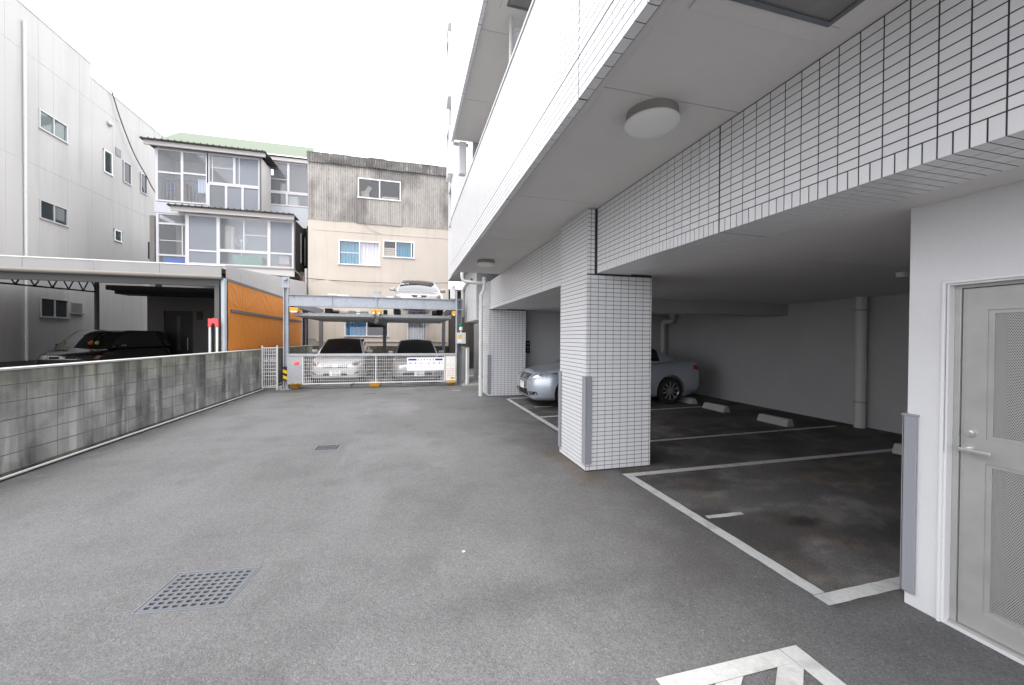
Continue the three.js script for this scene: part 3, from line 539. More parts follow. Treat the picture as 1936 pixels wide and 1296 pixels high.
// ---------------------------------------------------------------- pale panel-clad building, far left
{
  const o = thing('panel_building', 'tall pale grey panel building behind the carport on the left', 'building', [-14, 0, 18]);
  const panelM = M(lin(0.74, 0.735, 0.725), 0.85, { map: panelMap, bumpMap: plasterBump, bumpScale: 0.002 }), R = right(-14);
  const wins = [[19.89, 21.24, 9.72, 10.5], [19.89, 21.24, 6.18, 6.96], [19.89, 21.24, 2.28, 3.08], [23.34, 23.9, 9.4, 10.5], [24.69, 25.27, 9.43, 10.52], [26.04, 26.58, 9.38, 10.46], [24.02, 24.53, 6.28, 6.86], [26.72, 27.42, 5.9, 6.84], [27.4, 27.9, 9.7, 10.3]];
  obj('wall_core', [slab(MX(Math.PI / 2, 0, -14, 0, 0), 5, 31, 0, 13.3, -0.25, -0.035, wins.filter((w, i) => i !== 8)), B(-15, -14.035, 13.3, 13.96, 5, 22.56), B(-24, -14.6, 0, 13.2, 5, 31)], M(lin(0.33, 0.325, 0.32), 0.9), o);
  const edges = []; for (let k = -19; k < 13; k++) edges.push(19.215 + k * 0.675);
  const bands = [[0.6, 4.3], [4.307, 8.2], [8.207, 12.3], [12.307, 14.0]], grim = M(lin(0.5, 0.5, 0.5), 0.4, { metalness: 0.25 });
  for (const e of edges) {
    const e1 = e + 0.675, top = e1 < 22.7 ? 14.0 : 13.38;
    for (const [q0, q1] of bands) {
      let spans = [[q0, Math.min(q1, top)]];
      for (const [d0, d1, y0, y1] of wins) if (Math.min(d1, e1) - Math.max(d0, e) > 0.3) spans = spans.flatMap(([s0, s1]) => y1 <= s0 || y0 >= s1 ? [[s0, s1]] : [[s0, y0], [y1, s1]].filter(s => s[1] - s[0] > 0.05));
      for (const [s0, s1] of spans) obj('panel', F(R, e + 0.0025, e1 - 0.0025, s0, s1, -0.035, rr(-0.002, 0.002)), panelM, o);
    }
  }
  obj('plinth', B(-14.2, -13.97, 0, 0.6, 5, 31), M(lin(0.15, 0.15, 0.145), 0.95, { map: plasterMap }), o);
  obj('parapet_cap', [F(R, 5, 22.56, 14.0, 14.04, -0.3, 0.02), F(R, 22.56, 31, 13.38, 13.42, -0.3, 0.02)], galv, o);
  const skyGlass = M(lin(0.15, 0.18, 0.175), 0.06, { metalness: 0.2 }), dkGlass = M(lin(0.03, 0.04, 0.045), 0.08);
  windowIn(o, R, ...wins[0], { glass: [skyGlass, skyGlass], f: 0.05, fm: grim });
  windowIn(o, R, ...wins[1], { glass: [dkGlass, dkGlass], f: 0.05, fm: grim });
  windowIn(o, R, ...wins[2], { glass: [dkGlass, dkGlass], f: 0.05, fm: grim, label: 'dark window under the carport roof' });
  for (const i of [4, 5]) windowIn(o, R, ...wins[i], { glass: [dkGlass], mid: [], f: 0.04, fm: grim });
  for (const i of [3, 6]) {                                    // louvred windows
    const [d0, d1, y0, y1] = wins[i], n = i === 3 ? 9 : 6;
    const w = obj('window', [F(R, d0, d0 + 0.05, y0, y1, -0.06, 0.02), F(R, d1 - 0.05, d1, y0, y1, -0.06, 0.02), F(R, d0, d1, y1 - 0.05, y1, -0.06, 0.022), F(R, d0 - 0.03, d1 + 0.03, y0, y0 + 0.05, -0.06, 0.05)], alu, o);
    for (let k = 0; k < n; k++) { const y = y0 + 0.06 + (y1 - y0 - 0.12) * (k + 0.5) / n, g = new THREE.BoxGeometry(d1 - d0 - 0.1, (y1 - y0) / n * 0.75, 0.006); g.rotateX(-0.6); g.translate((d0 + d1) / 2, y, -0.02); g.applyMatrix4(R); obj('louvre', g, M(lin(0.10, 0.13, 0.12), 0.2), w); }
  }
  obj('vent', F(R, 24.12, 24.48, 10.57, 10.94, -0.03, 0.03), M(lin(0.22, 0.2, 0.22), 0.5), o);
  obj('vent', F(R, 26.72, 27.42, 5.9, 6.84, -0.03, 0.01), darkRoom, o);
  obj('vent', F(R, 27.4, 27.9, 9.7, 10.3, -0.03, 0.02), darkRoom, o);
  obj('vent_cap', [(() => { const g = new THREE.SphereGeometry(0.13, 18, 12); g.scale(0.8, 1, 1); g.translate(-13.95, 11.85, -23.67); return g; })()], galv, o);
  { const w = obj('vent', [F(R, 21.36, 21.96, 2.55, 3.0, -0.03, 0.03), F(R, 21.32, 22.0, 2.5, 2.55, -0.03, 0.1)], M(lin(0.3, 0.29, 0.28), 0.6), o); for (let k = 0; k < 6; k++) obj('louvre', F(R, 21.4, 21.92, 2.58 + k * 0.07, 2.62 + k * 0.07, 0.03, 0.045), M(lin(0.2), 0.6), w); }
  obj('downpipe', [cyl([-13.93, 0.6, 19.22], [-13.93, 13.4, 19.22], 0.045, 10), ...[1.5, 4.2, 7, 9.8, 12.6].map(y => B(-14, -13.87, y, y + 0.03, 19.19, 19.25))], M(lin(0.62, 0.62, 0.6), 0.6), o);
  const c = obj('cable', tube([[-13.9, 13.5, 23.7], [-13.85, 12.3, 24.3], [-13.8, 11.1, 25.15], [-13.75, 10.34, 26.0], [-13.7, 9.6, 26.9], [-13.0, 8.9, 27.4], [-11.5, 8.3, 27.6]], 0.03, 60, 6), M(lin(0.1, 0.1, 0.11), 0.7), scene);
  c.userData = { label: 'black cable drooping down the pale panel building wall', category: 'cable' };
}
// ---------------------------------------------------------------- corrugated sheets
function corrugated(m, a0, a1, b0, b1, pitch, amp, n = 0, slant = [0, 0]) {
  const N = Math.max(2, Math.round((a1 - a0) / pitch * 8)), g = new THREE.PlaneGeometry(a1 - a0, 1, N, 1), p = g.attributes.position, uv = g.attributes.uv;
  for (let i = 0; i < p.count; i++) { const t = (p.getX(i) + (a1 - a0) / 2) / (a1 - a0), a = a0 + (a1 - a0) * t, up = p.getY(i) > 0, b = up ? b1 + slant[0] + (slant[1] - slant[0]) * t : b0; p.setXYZ(i, a, b, n + amp * Math.sin(a / pitch * Math.PI * 2)); uv.setXY(i, a, b); }
  g.computeVertexNormals(); g.applyMatrix4(m); return g;
}
const sheetM = M(lin(0.95), 0.9, { map: sheetMap, side: THREE.DoubleSide });
const sheetDarkM = M(lin(0.85), 0.9, { map: sheetDark, side: THREE.DoubleSide });
// ---------------------------------------------------------------- tan building at the end
{
  const o = thing('tan_building', 'tan rendered building with grey corrugated upper storey at the far end', 'building', [-1.15, 0, 19.6]), Fr = front(19.6);
  const tanM = M(lin(0.97), 0.9, { map: tanMap, bumpMap: plasterBump, bumpScale: 0.002 });
  const ops = [[-3.03, -1.21, 4.91, 6.05], [-1.08, 0.36, 5.36, 6.16], [-2.77, -0.83, 1.6, 2.5], [0.03, 0.94, 1.2, 2.5]];
  obj('wall', [slab(Fr, -4.3, 2.0, 0, 6.9, -0.2, 0, ops), B(-4.3, -4.1, 0, 9.6, 19.8, 27), B(1.8, 2.0, 0, 9.6, 19.8, 27), B(-4.3, 2, 0, 9.6, 26.8, 27)], tanM, o);
  obj('floor_slab', [B(-4.1, 1.8, 3.3, 3.5, 19.85, 26.8), B(-4.1, 1.8, 6.7, 6.88, 19.85, 26.8), B(-4.1, 1.8, 9.3, 9.4, 19.9, 26.8)], darkRoom, o);
  obj('string_course', F(Fr, -4.04, 2.0, 6.42, 6.46, 0, 0.012), tanM, o);
  obj('upper_wall', slab(Fr, -4.28, 1.98, 6.9, 9.5, -0.15, -0.04, [[-2.18, -0.3, 8.06, 8.94]]), M(lin(0.3), 0.9), o);
  const xs = [-4.3, -3.66, -2.98, -2.26, -1.62, -0.93, -0.24, 0.45, 1.18, 1.84, 2.0];
  for (let i = 0; i < xs.length - 1; i++) {
    const mid = xs[i] > -2.3 && xs[i + 1] < -0.2, a0 = xs[i] - 0.02, a1 = xs[i + 1] + 0.02, n = i % 2 ? 0.014 : 0.006;
    if (mid) { obj('corrugated_sheet', corrugated(Fr, a0, a1, 6.86, 8.04, 0.1, 0.017, n + 0.025), sheetM, o); obj('corrugated_sheet', corrugated(Fr, a0, a1, 8.96, 9.52, 0.1, 0.017, n + 0.006), sheetM, o); }
    else obj('corrugated_sheet', corrugated(Fr, a0, a1, 6.88, 9.52, 0.1, 0.017, n + 0.006), sheetM, o);
  }
  // hooked bolts on the sheets
  const bolts = []; for (const y of [7.1, 7.9, 8.75, 9.2]) for (let x = -4.1; x < 1.95; x += 0.335) if (!(x > -2.3 && x < -0.2 && y > 7.8)) bolts.push(cyl([x, y + (x + 4) * 0.01, 19.585], [x, y + (x + 4) * 0.01, 19.565], 0.018, 6));
  obj('bolts', bolts, M(lin(0.12, 0.1, 0.09), 0.8), o).userData.kind = 'stuff';
  const rx = [-4.34, -3.4, -2.55, -1.75, -0.95, -0.12, 0.7, 1.45, 2.06];
  for (let i = 0; i < rx.length - 1; i++) obj('roof_sheet', [corrugated(Fr, rx[i], rx[i + 1] + 0.03, 9.45 + (i % 2) * 0.015, 9.9 + rr(-0.02, 0.03), 0.11, 0.022, 0.09 + (i % 2) * 0.02)], sheetDarkM, o);
  { const g = new THREE.PlaneGeometry(6.4, 8, 240, 1), p = g.attributes.position; for (let i = 0; i < p.count; i++) { const x = p.getX(i) - 1.14, t = (p.getY(i) + 4) / 8; p.setXYZ(i, x, 9.88 + t * 0.6 + 0.02 * Math.sin(x / 0.11 * 6.283), -19.5 - t * 8); } g.computeVertexNormals(); obj('roof', g, sheetDarkM, o); }
  const cur = c => M(c, 0.9, { side: THREE.DoubleSide });
  const blue = cur(lin(0.11, 0.27, 0.37)), blue2 = cur(lin(0.05, 0.21, 0.32)), pale = cur(lin(0.62, 0.60, 0.68)), deep = cur(lin(0.03, 0.16, 0.33));
  windowIn(o, Fr, -3.03, -1.21, 4.91, 6.05, { curtains: [[0, blue], [1, pale]], hbars: [[0.5, 0.02, 0.48]], label: 'wide window with blue and pale curtains' });
  windowIn(o, Fr, -1.08, 0.36, 5.36, 6.16, { mid: [0.4, 0.9], curtains: [[1, blue2]], label: 'narrow window with a turquoise blind' });
  obj('louvre', [0, 1, 2, 3].map(k => F(Fr, -1.02, -0.55, 5.45 + k * 0.1, 5.53 + k * 0.1, -0.1, -0.09)), M(lin(0.4, 0.36, 0.3), 0.7), o);
  windowIn(o, Fr, -2.77, -0.83, 1.6, 2.5, { curtains: [[0, deep]], label: 'ground floor window behind the lift, blue on one side' });
  windowIn(o, Fr, 0.03, 0.94, 1.2, 2.5, { mid: [0.85], curtains: [[0, cur(lin(0.45, 0.46, 0.52))]], hbars: [[0.2, 0, 1]] });
  obj('window_hood', [F(Fr, -2.85, -1.75, 2.55, 2.59, 0, 0.3), F(Fr, -0.02, 1.0, 2.52, 2.56, 0, 0.3)], M(lin(0.7, 0.69, 0.66), 0.6), o);
  windowIn(o, Fr, -2.2, -0.28, 8.03, 8.97, { proud: 0.05, label: 'window in the corrugated upper storey' });
  obj('store_clutter', [B(-2.1, -1.75, 8.05, 8.5, 19.95, 20.2), B(-1.15, -0.4, 8.05, 8.32, 19.9, 20.3), bar([-1.95, 8.3, 20], [-1.7, 8.75, 20.05], 0.12, 0.2)], M(lin(0.32, 0.3, 0.25), 0.9), o);
  obj('wall_pipe', [cyl([-4.25, 1.5, 19.56], [-3.95, 1.5, 19.56], 0.02, 8), cyl([-3.95, 1.5, 19.56], [-3.95, 1.37, 19.56], 0.02, 8), cyl([-3.95, 1.37, 19.56], [1.9, 1.38, 19.56], 0.02, 8)], M(lin(0.55, 0.5, 0.44), 0.7), o);
  const w = obj('overhead_wire', tube([[-9.2, 4.3, 18], [-4.3, 4.2, 19.5], [-2.5, 4.14, 19.5], [0, 4.15, 19.5], [2, 4.26, 19.5]], 0.012, 50, 5), black, scene);
  w.userData = { label: 'thin wire stretched across the tan wall above the car lift', category: 'wire' };
  obj('stay_wire', tube([[-1.95, 6.85, 19.57], [-1.6, 6.6, 19.56], [-1.2, 6.45, 19.57]], 0.008, 20, 5), M(lin(0.3, 0.27, 0.25), 0.8), o);
}
{
  const o = thing('rear_wall', 'low dark concrete wall behind the car lift', 'wall', [-1.2, 0, 19.1]), m = [1, 0.85, 1.15].map(k => M(lin(0.24 * k, 0.23 * k, 0.22 * k), 0.95, { map: blockMap }));
  obj('wall_core', B(-4.9, 1.95, 0, 1.17, 19.02, 19.15), M(lin(0.06), 0.95), o);
  for (let r = 0; r < 6; r++) for (let k = 0; k < 17; k++) obj('block', B(-4.9 + k * 0.4 + 0.003, Math.min(1.95, -4.5 + k * 0.4) - 0.003, r * 0.195 + 0.003, (r + 1) * 0.195 - 0.003, 19.0, 19.1), m[Math.floor(rnd() * 3)], o);
  const g = thing('gap_fence', 'dark weathered board fence closing the gap beside the tan building', 'fence', [2.3, 0, 18.8]);
  const nb = thing('neighbour_shed', 'brown grey shed wall in the gap right of the tan building', 'shed', [3, 0, 20]);
  obj('wall', B(2.03, 5, 0, 3.9, 20, 26), M(lin(0.13, 0.115, 0.10), 0.9, { map: sheetMap }), nb); obj('roof', B(2.02, 5.1, 3.9, 4.0, 19.8, 26.2), M(lin(0.1), 0.8), nb);
  for (let k = 0; k < 7; k++) obj('board', B(1.97 + k * 0.13, 2.09 + k * 0.13, 0, 2.6, 18.8 + (k % 2) * 0.012, 18.83 + (k % 2) * 0.012), M(lin(0.07, 0.06, 0.055), 0.9), g);
}
// ---------------------------------------------------------------- glazed old house
{
  const o = thing('glazed_house', 'old house with stacked white framed glazed porches behind the carport', 'house', [-8, 0, 22]);
  const fm = M(lin(0.55, 0.55, 0.575), 0.45), inner = M(lin(0.68, 0.66, 0.64), 0.9, { map: plasterMap }), roofM = M(lin(0.16, 0.155, 0.15), 0.85, { map: sheetDark }), dark = M(lin(0.05, 0.05, 0.052), 0.9);
  const bandM = M(lin(0.47, 0.49, 0.54), 0.6), fasc = M(lin(0.45, 0.43, 0.42), 0.8), tint = PM({ color: lin(0.88, 0.90, 0.93), roughness: 0.04, transmission: 0.93, thickness: 0 });
  // a glazed bay: posts at xs, a pane between each, rails; solid back room
  const bay = (D, xs, y0, y1, rails, frosted = [], pw = 0.1) => {
    const Q = front(D), P = [];
    for (const x of xs) P.push(F(Q, x - pw / 2, x + pw / 2, y0, y1, -0.05, 0.03));
    P.push(F(Q, xs[0], xs.at(-1), y1 - 0.07, y1, -0.05, 0.025), F(Q, xs[0], xs.at(-1), y0, y0 + 0.07, -0.05, 0.028));
    for (const [i, y, h = 0.08] of rails) P.push(F(Q, xs[i] + pw / 2, xs[i + 1] - pw / 2, y - h / 2, y + h / 2, -0.04, 0.02));
    const f = obj('porch_frame', P, fm, o);
    for (let i = 0; i < xs.length - 1; i++) {
      const cut = [y0 + 0.07, ...rails.filter(r => r[0] === i).map(r => r[1]).sort((a, b) => a - b), y1 - 0.07];
      for (let k = 0; k < cut.length - 1; k++) obj('pane', F(Q, xs[i] + pw / 2, xs[i + 1] - pw / 2, cut[k] + (k ? 0.04 : 0), cut[k + 1] - (k < cut.length - 2 ? 0.04 : 0), -0.012, -0.006), frosted.some(q => q[0] === i && (q[1] === undefined || q[1] === k)) ? glassFrost : tint, f);
    }
    return f;
  };
  const sash = (D, x, y0, y1, w = 0.05) => obj('sash_bar', F(front(D), x - w / 2, x + w / 2, y0, y1, -0.03, 0.012), fm, o);
  const hbar = (D, x0, x1, y, h = 0.03) => obj('sash_bar', F(front(D), x0, x1, y - h / 2, y + h / 2, -0.005, 0.01), fm, o);
  // upper porch
  bay(21.6, [-11.0, -10.02, -9.03], 7.72, 10.12, [[0, 9.05], [1, 9.1]]);
  bay(21.6, [-8.98, -7.92, -6.87], 8.74, 10.14, [], [[1]]);
  bay(21.602, [-8.98, -8.26, -7.58, -6.87], 7.3, 8.74, [], [[1], [2]]);
  hbar(21.6, -8.9, -7.95, 9.5); sash(21.6, -8.82, 8.8, 10.1, 0.03); sash(21.6, -7.72, 8.8, 10.1, 0.035);
  obj('porch_band', [B(-11.08, -9.4, 7.2, 7.68, 21.55, 21.62), B(-9.4, -8.98, 7.25, 7.7, 21.6, 21.65)], bandM, o);
  obj('porch_room', [B(-11.0, -6.85, 7.0, 10.6, 23.05, 23.2), B(-11.02, -10.98, 7.2, 10.3, 21.65, 23.05), B(-6.84, -6.8, 7.2, 10.2, 21.65, 23.0), B(-11, -6.85, 10.16, 10.2, 21.62, 23.05), B(-11, -6.85, 7.2, 7.24, 21.65, 23.05)], inner, o);
  // roof edges
  obj('roof_edge', [B(-11.45, -6.5, 10.33, 10.38, 21.2, 21.75), ...Array.from({ length: 20 }, (_, k) => B(-11.4 + k * 0.25, -11.37 + k * 0.25, 10.38, 10.42, 21.2, 21.75))], roofM, o);
  obj('fascia', B(-11.35, -6.55, 10.14, 10.33, 21.3, 21.4), fasc, o);
  obj('roof', B(-11.5, -6.5, 10.38, 10.42, 21.76, 23.4), roofM, o); obj('roof', B(-6.9, -4.95, 10.86, 10.9, 22.8, 23.6), roofM, o);
  { const g = new THREE.PlaneGeometry(6.7, 2.7); g.rotateX(-Math.PI / 2 + 0.6); g.translate(-8.45, 11.78, -24.1); obj('green_roof', uvm(g), M(lin(0.125, 0.155, 0.105), 0.7, { side: THREE.DoubleSide }), o, 'pale green metal roof'); }
  // set-back right part of the upper storey
  bay(23.0, [-6.9, -5.98, -4.95], 9.08, 10.66, []);
  bay(23.002, [-6.9, -6.05, -4.95], 8.38, 9.08, []);
  hbar(23.0, -6.85, -6.0, 9.75);
  obj('porch_band', [B(-7.0, -4.9, 7.3, 8.36, 22.98, 23.05)], bandM, o);
  obj('porch_room', [B(-7, -4.9, 8.3, 10.9, 24.1, 24.2), B(-7, -4.9, 10.7, 10.74, 23.02, 24.1), B(-7, -4.9, 8.3, 8.34, 23.06, 24.1)], M(lin(0.2, 0.19, 0.18), 0.9), o);
  obj('fascia', [B(-6.95, -4.95, 10.66, 10.84, 22.85, 22.95)], fasc, o);
  // lower porch
  bay(21.0, [-9.55, -8.35, -6.28, -5.24], 4.83, 7.08, [[0, 5.45], [1, 5.52, 0.13], [2, 5.52]], [[0], [2, 1]], 0.13);
  sash(21.0, -7.32, 5.55, 7.0); hbar(21.0, -7.3, -6.35, 6.3);
  obj('roof_edge', [B(-10.15, -5.15, 7.3, 7.35, 20.6, 21.6), ...Array.from({ length: 20 }, (_, k) => B(-10.1 + k * 0.25, -10.07 + k * 0.25, 7.35, 7.39, 20.6, 21.6))], roofM, o);
  obj('fascia', B(-10.05, -5.15, 7.1, 7.3, 20.7, 20.8), fasc, o);
  obj('porch_room', [B(-9.55, -5.25, 4.6, 7.2, 22.1, 22.2), B(-9.56, -9.5, 4.8, 7.1, 21.05, 22.1), B(-9.55, -5.25, 4.78, 4.83, 21.0, 22.1), B(-9.55, -5.25, 7.09, 7.12, 21.0, 22.1)], inner, o);
  obj('porch_base', B(-9.6, -5.2, 4.45, 4.78, 20.98, 21.2), M(lin(0.5, 0.49, 0.48), 0.8), o);
  obj('porch_sill', B(-9.6, -5.2, 4.78, 4.84, 20.93, 21.05), M(lin(0.3, 0.28, 0.28), 0.7), o);
  // side of the lower porch, dark boards with a strip window
  obj('side_wall', [B(-5.24, -5.2, 4.4, 7.2, 21.05, 24)], dark, o); obj('side_wall', [B(-5.0, -4.9, 0, 7.3, 22.5, 24)], dark, o);
  { const w = obj('side_window', B(-5.2, -5.18, 5.3, 6.8, 22.16, 22.9), M(lin(0.03), 0.1), o); obj('frame', B(-5.2, -5.16, 5.3, 6.8, 22.1, 22.16), fm, w); obj('frame', B(-5.2, -5.16, 5.3, 6.8, 22.9, 22.96), fm, w); }
  obj('downpipe', [tube([[-5.15, 7.1, 20.85], [-5.17, 6.9, 20.93], [-5.18, 6.5, 20.95], [-5.18, 4.8, 20.95], [-5.0, 4.6, 21.0], [-4.9, 4.4, 21.05]], 0.035, 40, 8, 0.2), cyl([-6.8, 10.2, 21.5], [-6.8, 7.4, 21.5], 0.035, 8)], M(lin(0.13, 0.13, 0.13), 0.6), o);
  obj('downpipe', cyl([-4.78, 0.5, 20.9], [-4.78, 4.5, 20.9], 0.04, 10), M(lin(0.3, 0.12, 0.07), 0.6), o, 'rusty red downpipe');
  obj('corner_post', cyl([-4.6, 0.5, 20.6], [-4.6, 4.8, 20.6], 0.07, 12), galv, o);
  // left lower window column
  bay(21.6, [-10.98, -9.86], 4.85, 7.2, [[0, 6.72], [0, 5.28]]);
  sash(21.6, -10.02, 5.3, 6.7); hbar(21.6, -10.9, -10.05, 5.95);
  // main body: walls under the carport with the front door
  obj('wall', [B(-11.02, -4.9, 3.6, 4.85, 22.0, 22.2), slab(front(22), -11.6, -4.9, 0, 3.6, -0.2, 0, [[-10.95, -9.8, 0.01, 2.75]]), B(-11.6, -11.4, 0, 7.2, 22.2, 29), B(-11.02, -9.5, 4.4, 7.0, 23.2, 23.3), B(-11.4, -4.9, 0, 10.4, 24.3, 24.5)], M(lin(0.25, 0.24, 0.23), 0.9, { map: plasterMap }), o);
  obj('eave', [B(-12.5, -8.4, 3.55, 3.75, 20.9, 22.0), B(-12.3, -8.4, 3.4, 3.55, 21.1, 22.0)], dark, o);
  const dr = obj('door', [B(-10.95, -9.8, 0, 2.75, 22.03, 22.08)], M(lin(0.02), 0.4), o); obj('door_panel', [B(-10.45, -10.3, 0.9, 2.5, 22.02, 22.03)], M(lin(0.1, 0.11, 0.12), 0.2), dr); obj('handle', [cyl([-10.0, 0.9, 21.98], [-10.0, 1.5, 21.98], 0.02, 8)], alu, dr);
  obj('wall_lamp', B(-9.62, -9.4, 2.35, 2.75, 21.93, 22.0), M(lin(0.05), 0.5), o);
  // belongings behind the glass
  const put = (name, label, cat, x0, x1, y0, y1, d0, d1, c, r = 0.02) => { const q = obj(name, B(x0, x1, y0, y1, d0, d1, r), M(c, 0.8), scene); q.userData = { label, category: cat }; };
  put('cardboard_box', 'brown stack of boxes behind the upper porch railing', 'box', -10.55, -10.15, 7.75, 8.85, 22.2, 22.7, lin(0.42, 0.27, 0.15));
  put('storage_bin', 'small blue bin in front of the brown boxes upstairs', 'bin', -10.78, -10.58, 8.4, 8.7, 22.0, 22.2, lin(0.05, 0.15, 0.5));
  put('blue_sheet', 'bright blue sheet behind the lower left porch window', 'sheet', -10.85, -9.95, 4.9, 5.22, 21.7, 22.0, lin(0.02, 0.16, 0.62), 0.06);
  put('green_chest', 'green chest behind the lower porch glass', 'chest', -7.95, -6.7, 4.88, 5.4, 21.4, 22.0, lin(0.16, 0.34, 0.24));
  put('white_box', 'white box at the right end of the lower porch', 'box', -5.95, -5.5, 5.08, 5.5, 21.3, 21.7, lin(0.75, 0.73, 0.68));
  put('orange_box', 'orange brown box under the white box in the lower porch', 'box', -5.98, -5.48, 4.88, 5.07, 21.3, 21.7, lin(0.5, 0.26, 0.17));
  put('white_cabinet', 'white cabinet low in the set back upper window', 'cabinet', -6.05, -5.6, 8.42, 8.98, 23.2, 23.6, lin(0.68, 0.67, 0.65));
  const towel = obj('towel', wavy(front(21.75), -9.48, -9.12, 8.3, 8.95, 0), M(lin(0.72, 0.74, 0.82), 0.9, { side: THREE.DoubleSide }), scene); towel.userData = { label: 'white towel hanging over the upper porch railing', category: 'towel' };
  const roll = obj('rolled_blind', [cyl([-8.15, 5.6, 21.4], [-8.15, 6.75, 21.4], 0.12, 18), cyl([-7.95, 5.6, 21.45], [-7.95, 6.7, 21.45], 0.09, 18)], M(lin(0.6, 0.54, 0.44), 0.8), scene); roll.userData = { label: 'pale rolled blinds standing in the lower porch', category: 'blind' };
  const railing = thing('porch_railing', 'dark metal railing behind the upper left porch panes', 'railing', [-10, 7.8, 21.85]);
  obj('top_rail', B(-10.95, -9.08, 8.82, 8.88, 21.83, 21.88), M(lin(0.2), 0.6), railing);
  for (let k = 0; k < 13; k++) obj('baluster', B(-10.9 + k * 0.147, -10.86 + k * 0.147, 7.78, 8.82, 21.84, 21.87), M(lin(0.22), 0.6), railing);
  const fan = thing('electric_fan', 'electric fan with a round grille behind the lower porch glass', 'fan', [-7.6, 4.85, 21.5]);
  { const t = new THREE.TorusGeometry(0.24, 0.012, 8, 32); t.translate(0, 1.25, 0.05); const sp = [t]; for (let k = 0; k < 8; k++) { const b = new THREE.BoxGeometry(0.46, 0.008, 0.008); b.rotateZ(k * Math.PI / 8); b.translate(0, 1.25, 0.05); sp.push(b); } loc('grille', sp, whiteMetal, fan); const st = new THREE.CylinderGeometry(0.025, 0.03, 1.2, 10); st.translate(0, 0.6, 0); loc('stand', st, whiteMetal, fan); const hb = new THREE.SphereGeometry(0.08, 12, 8); hb.translate(0, 1.25, 0); loc('motor', hb, whiteMetal, fan); }
}
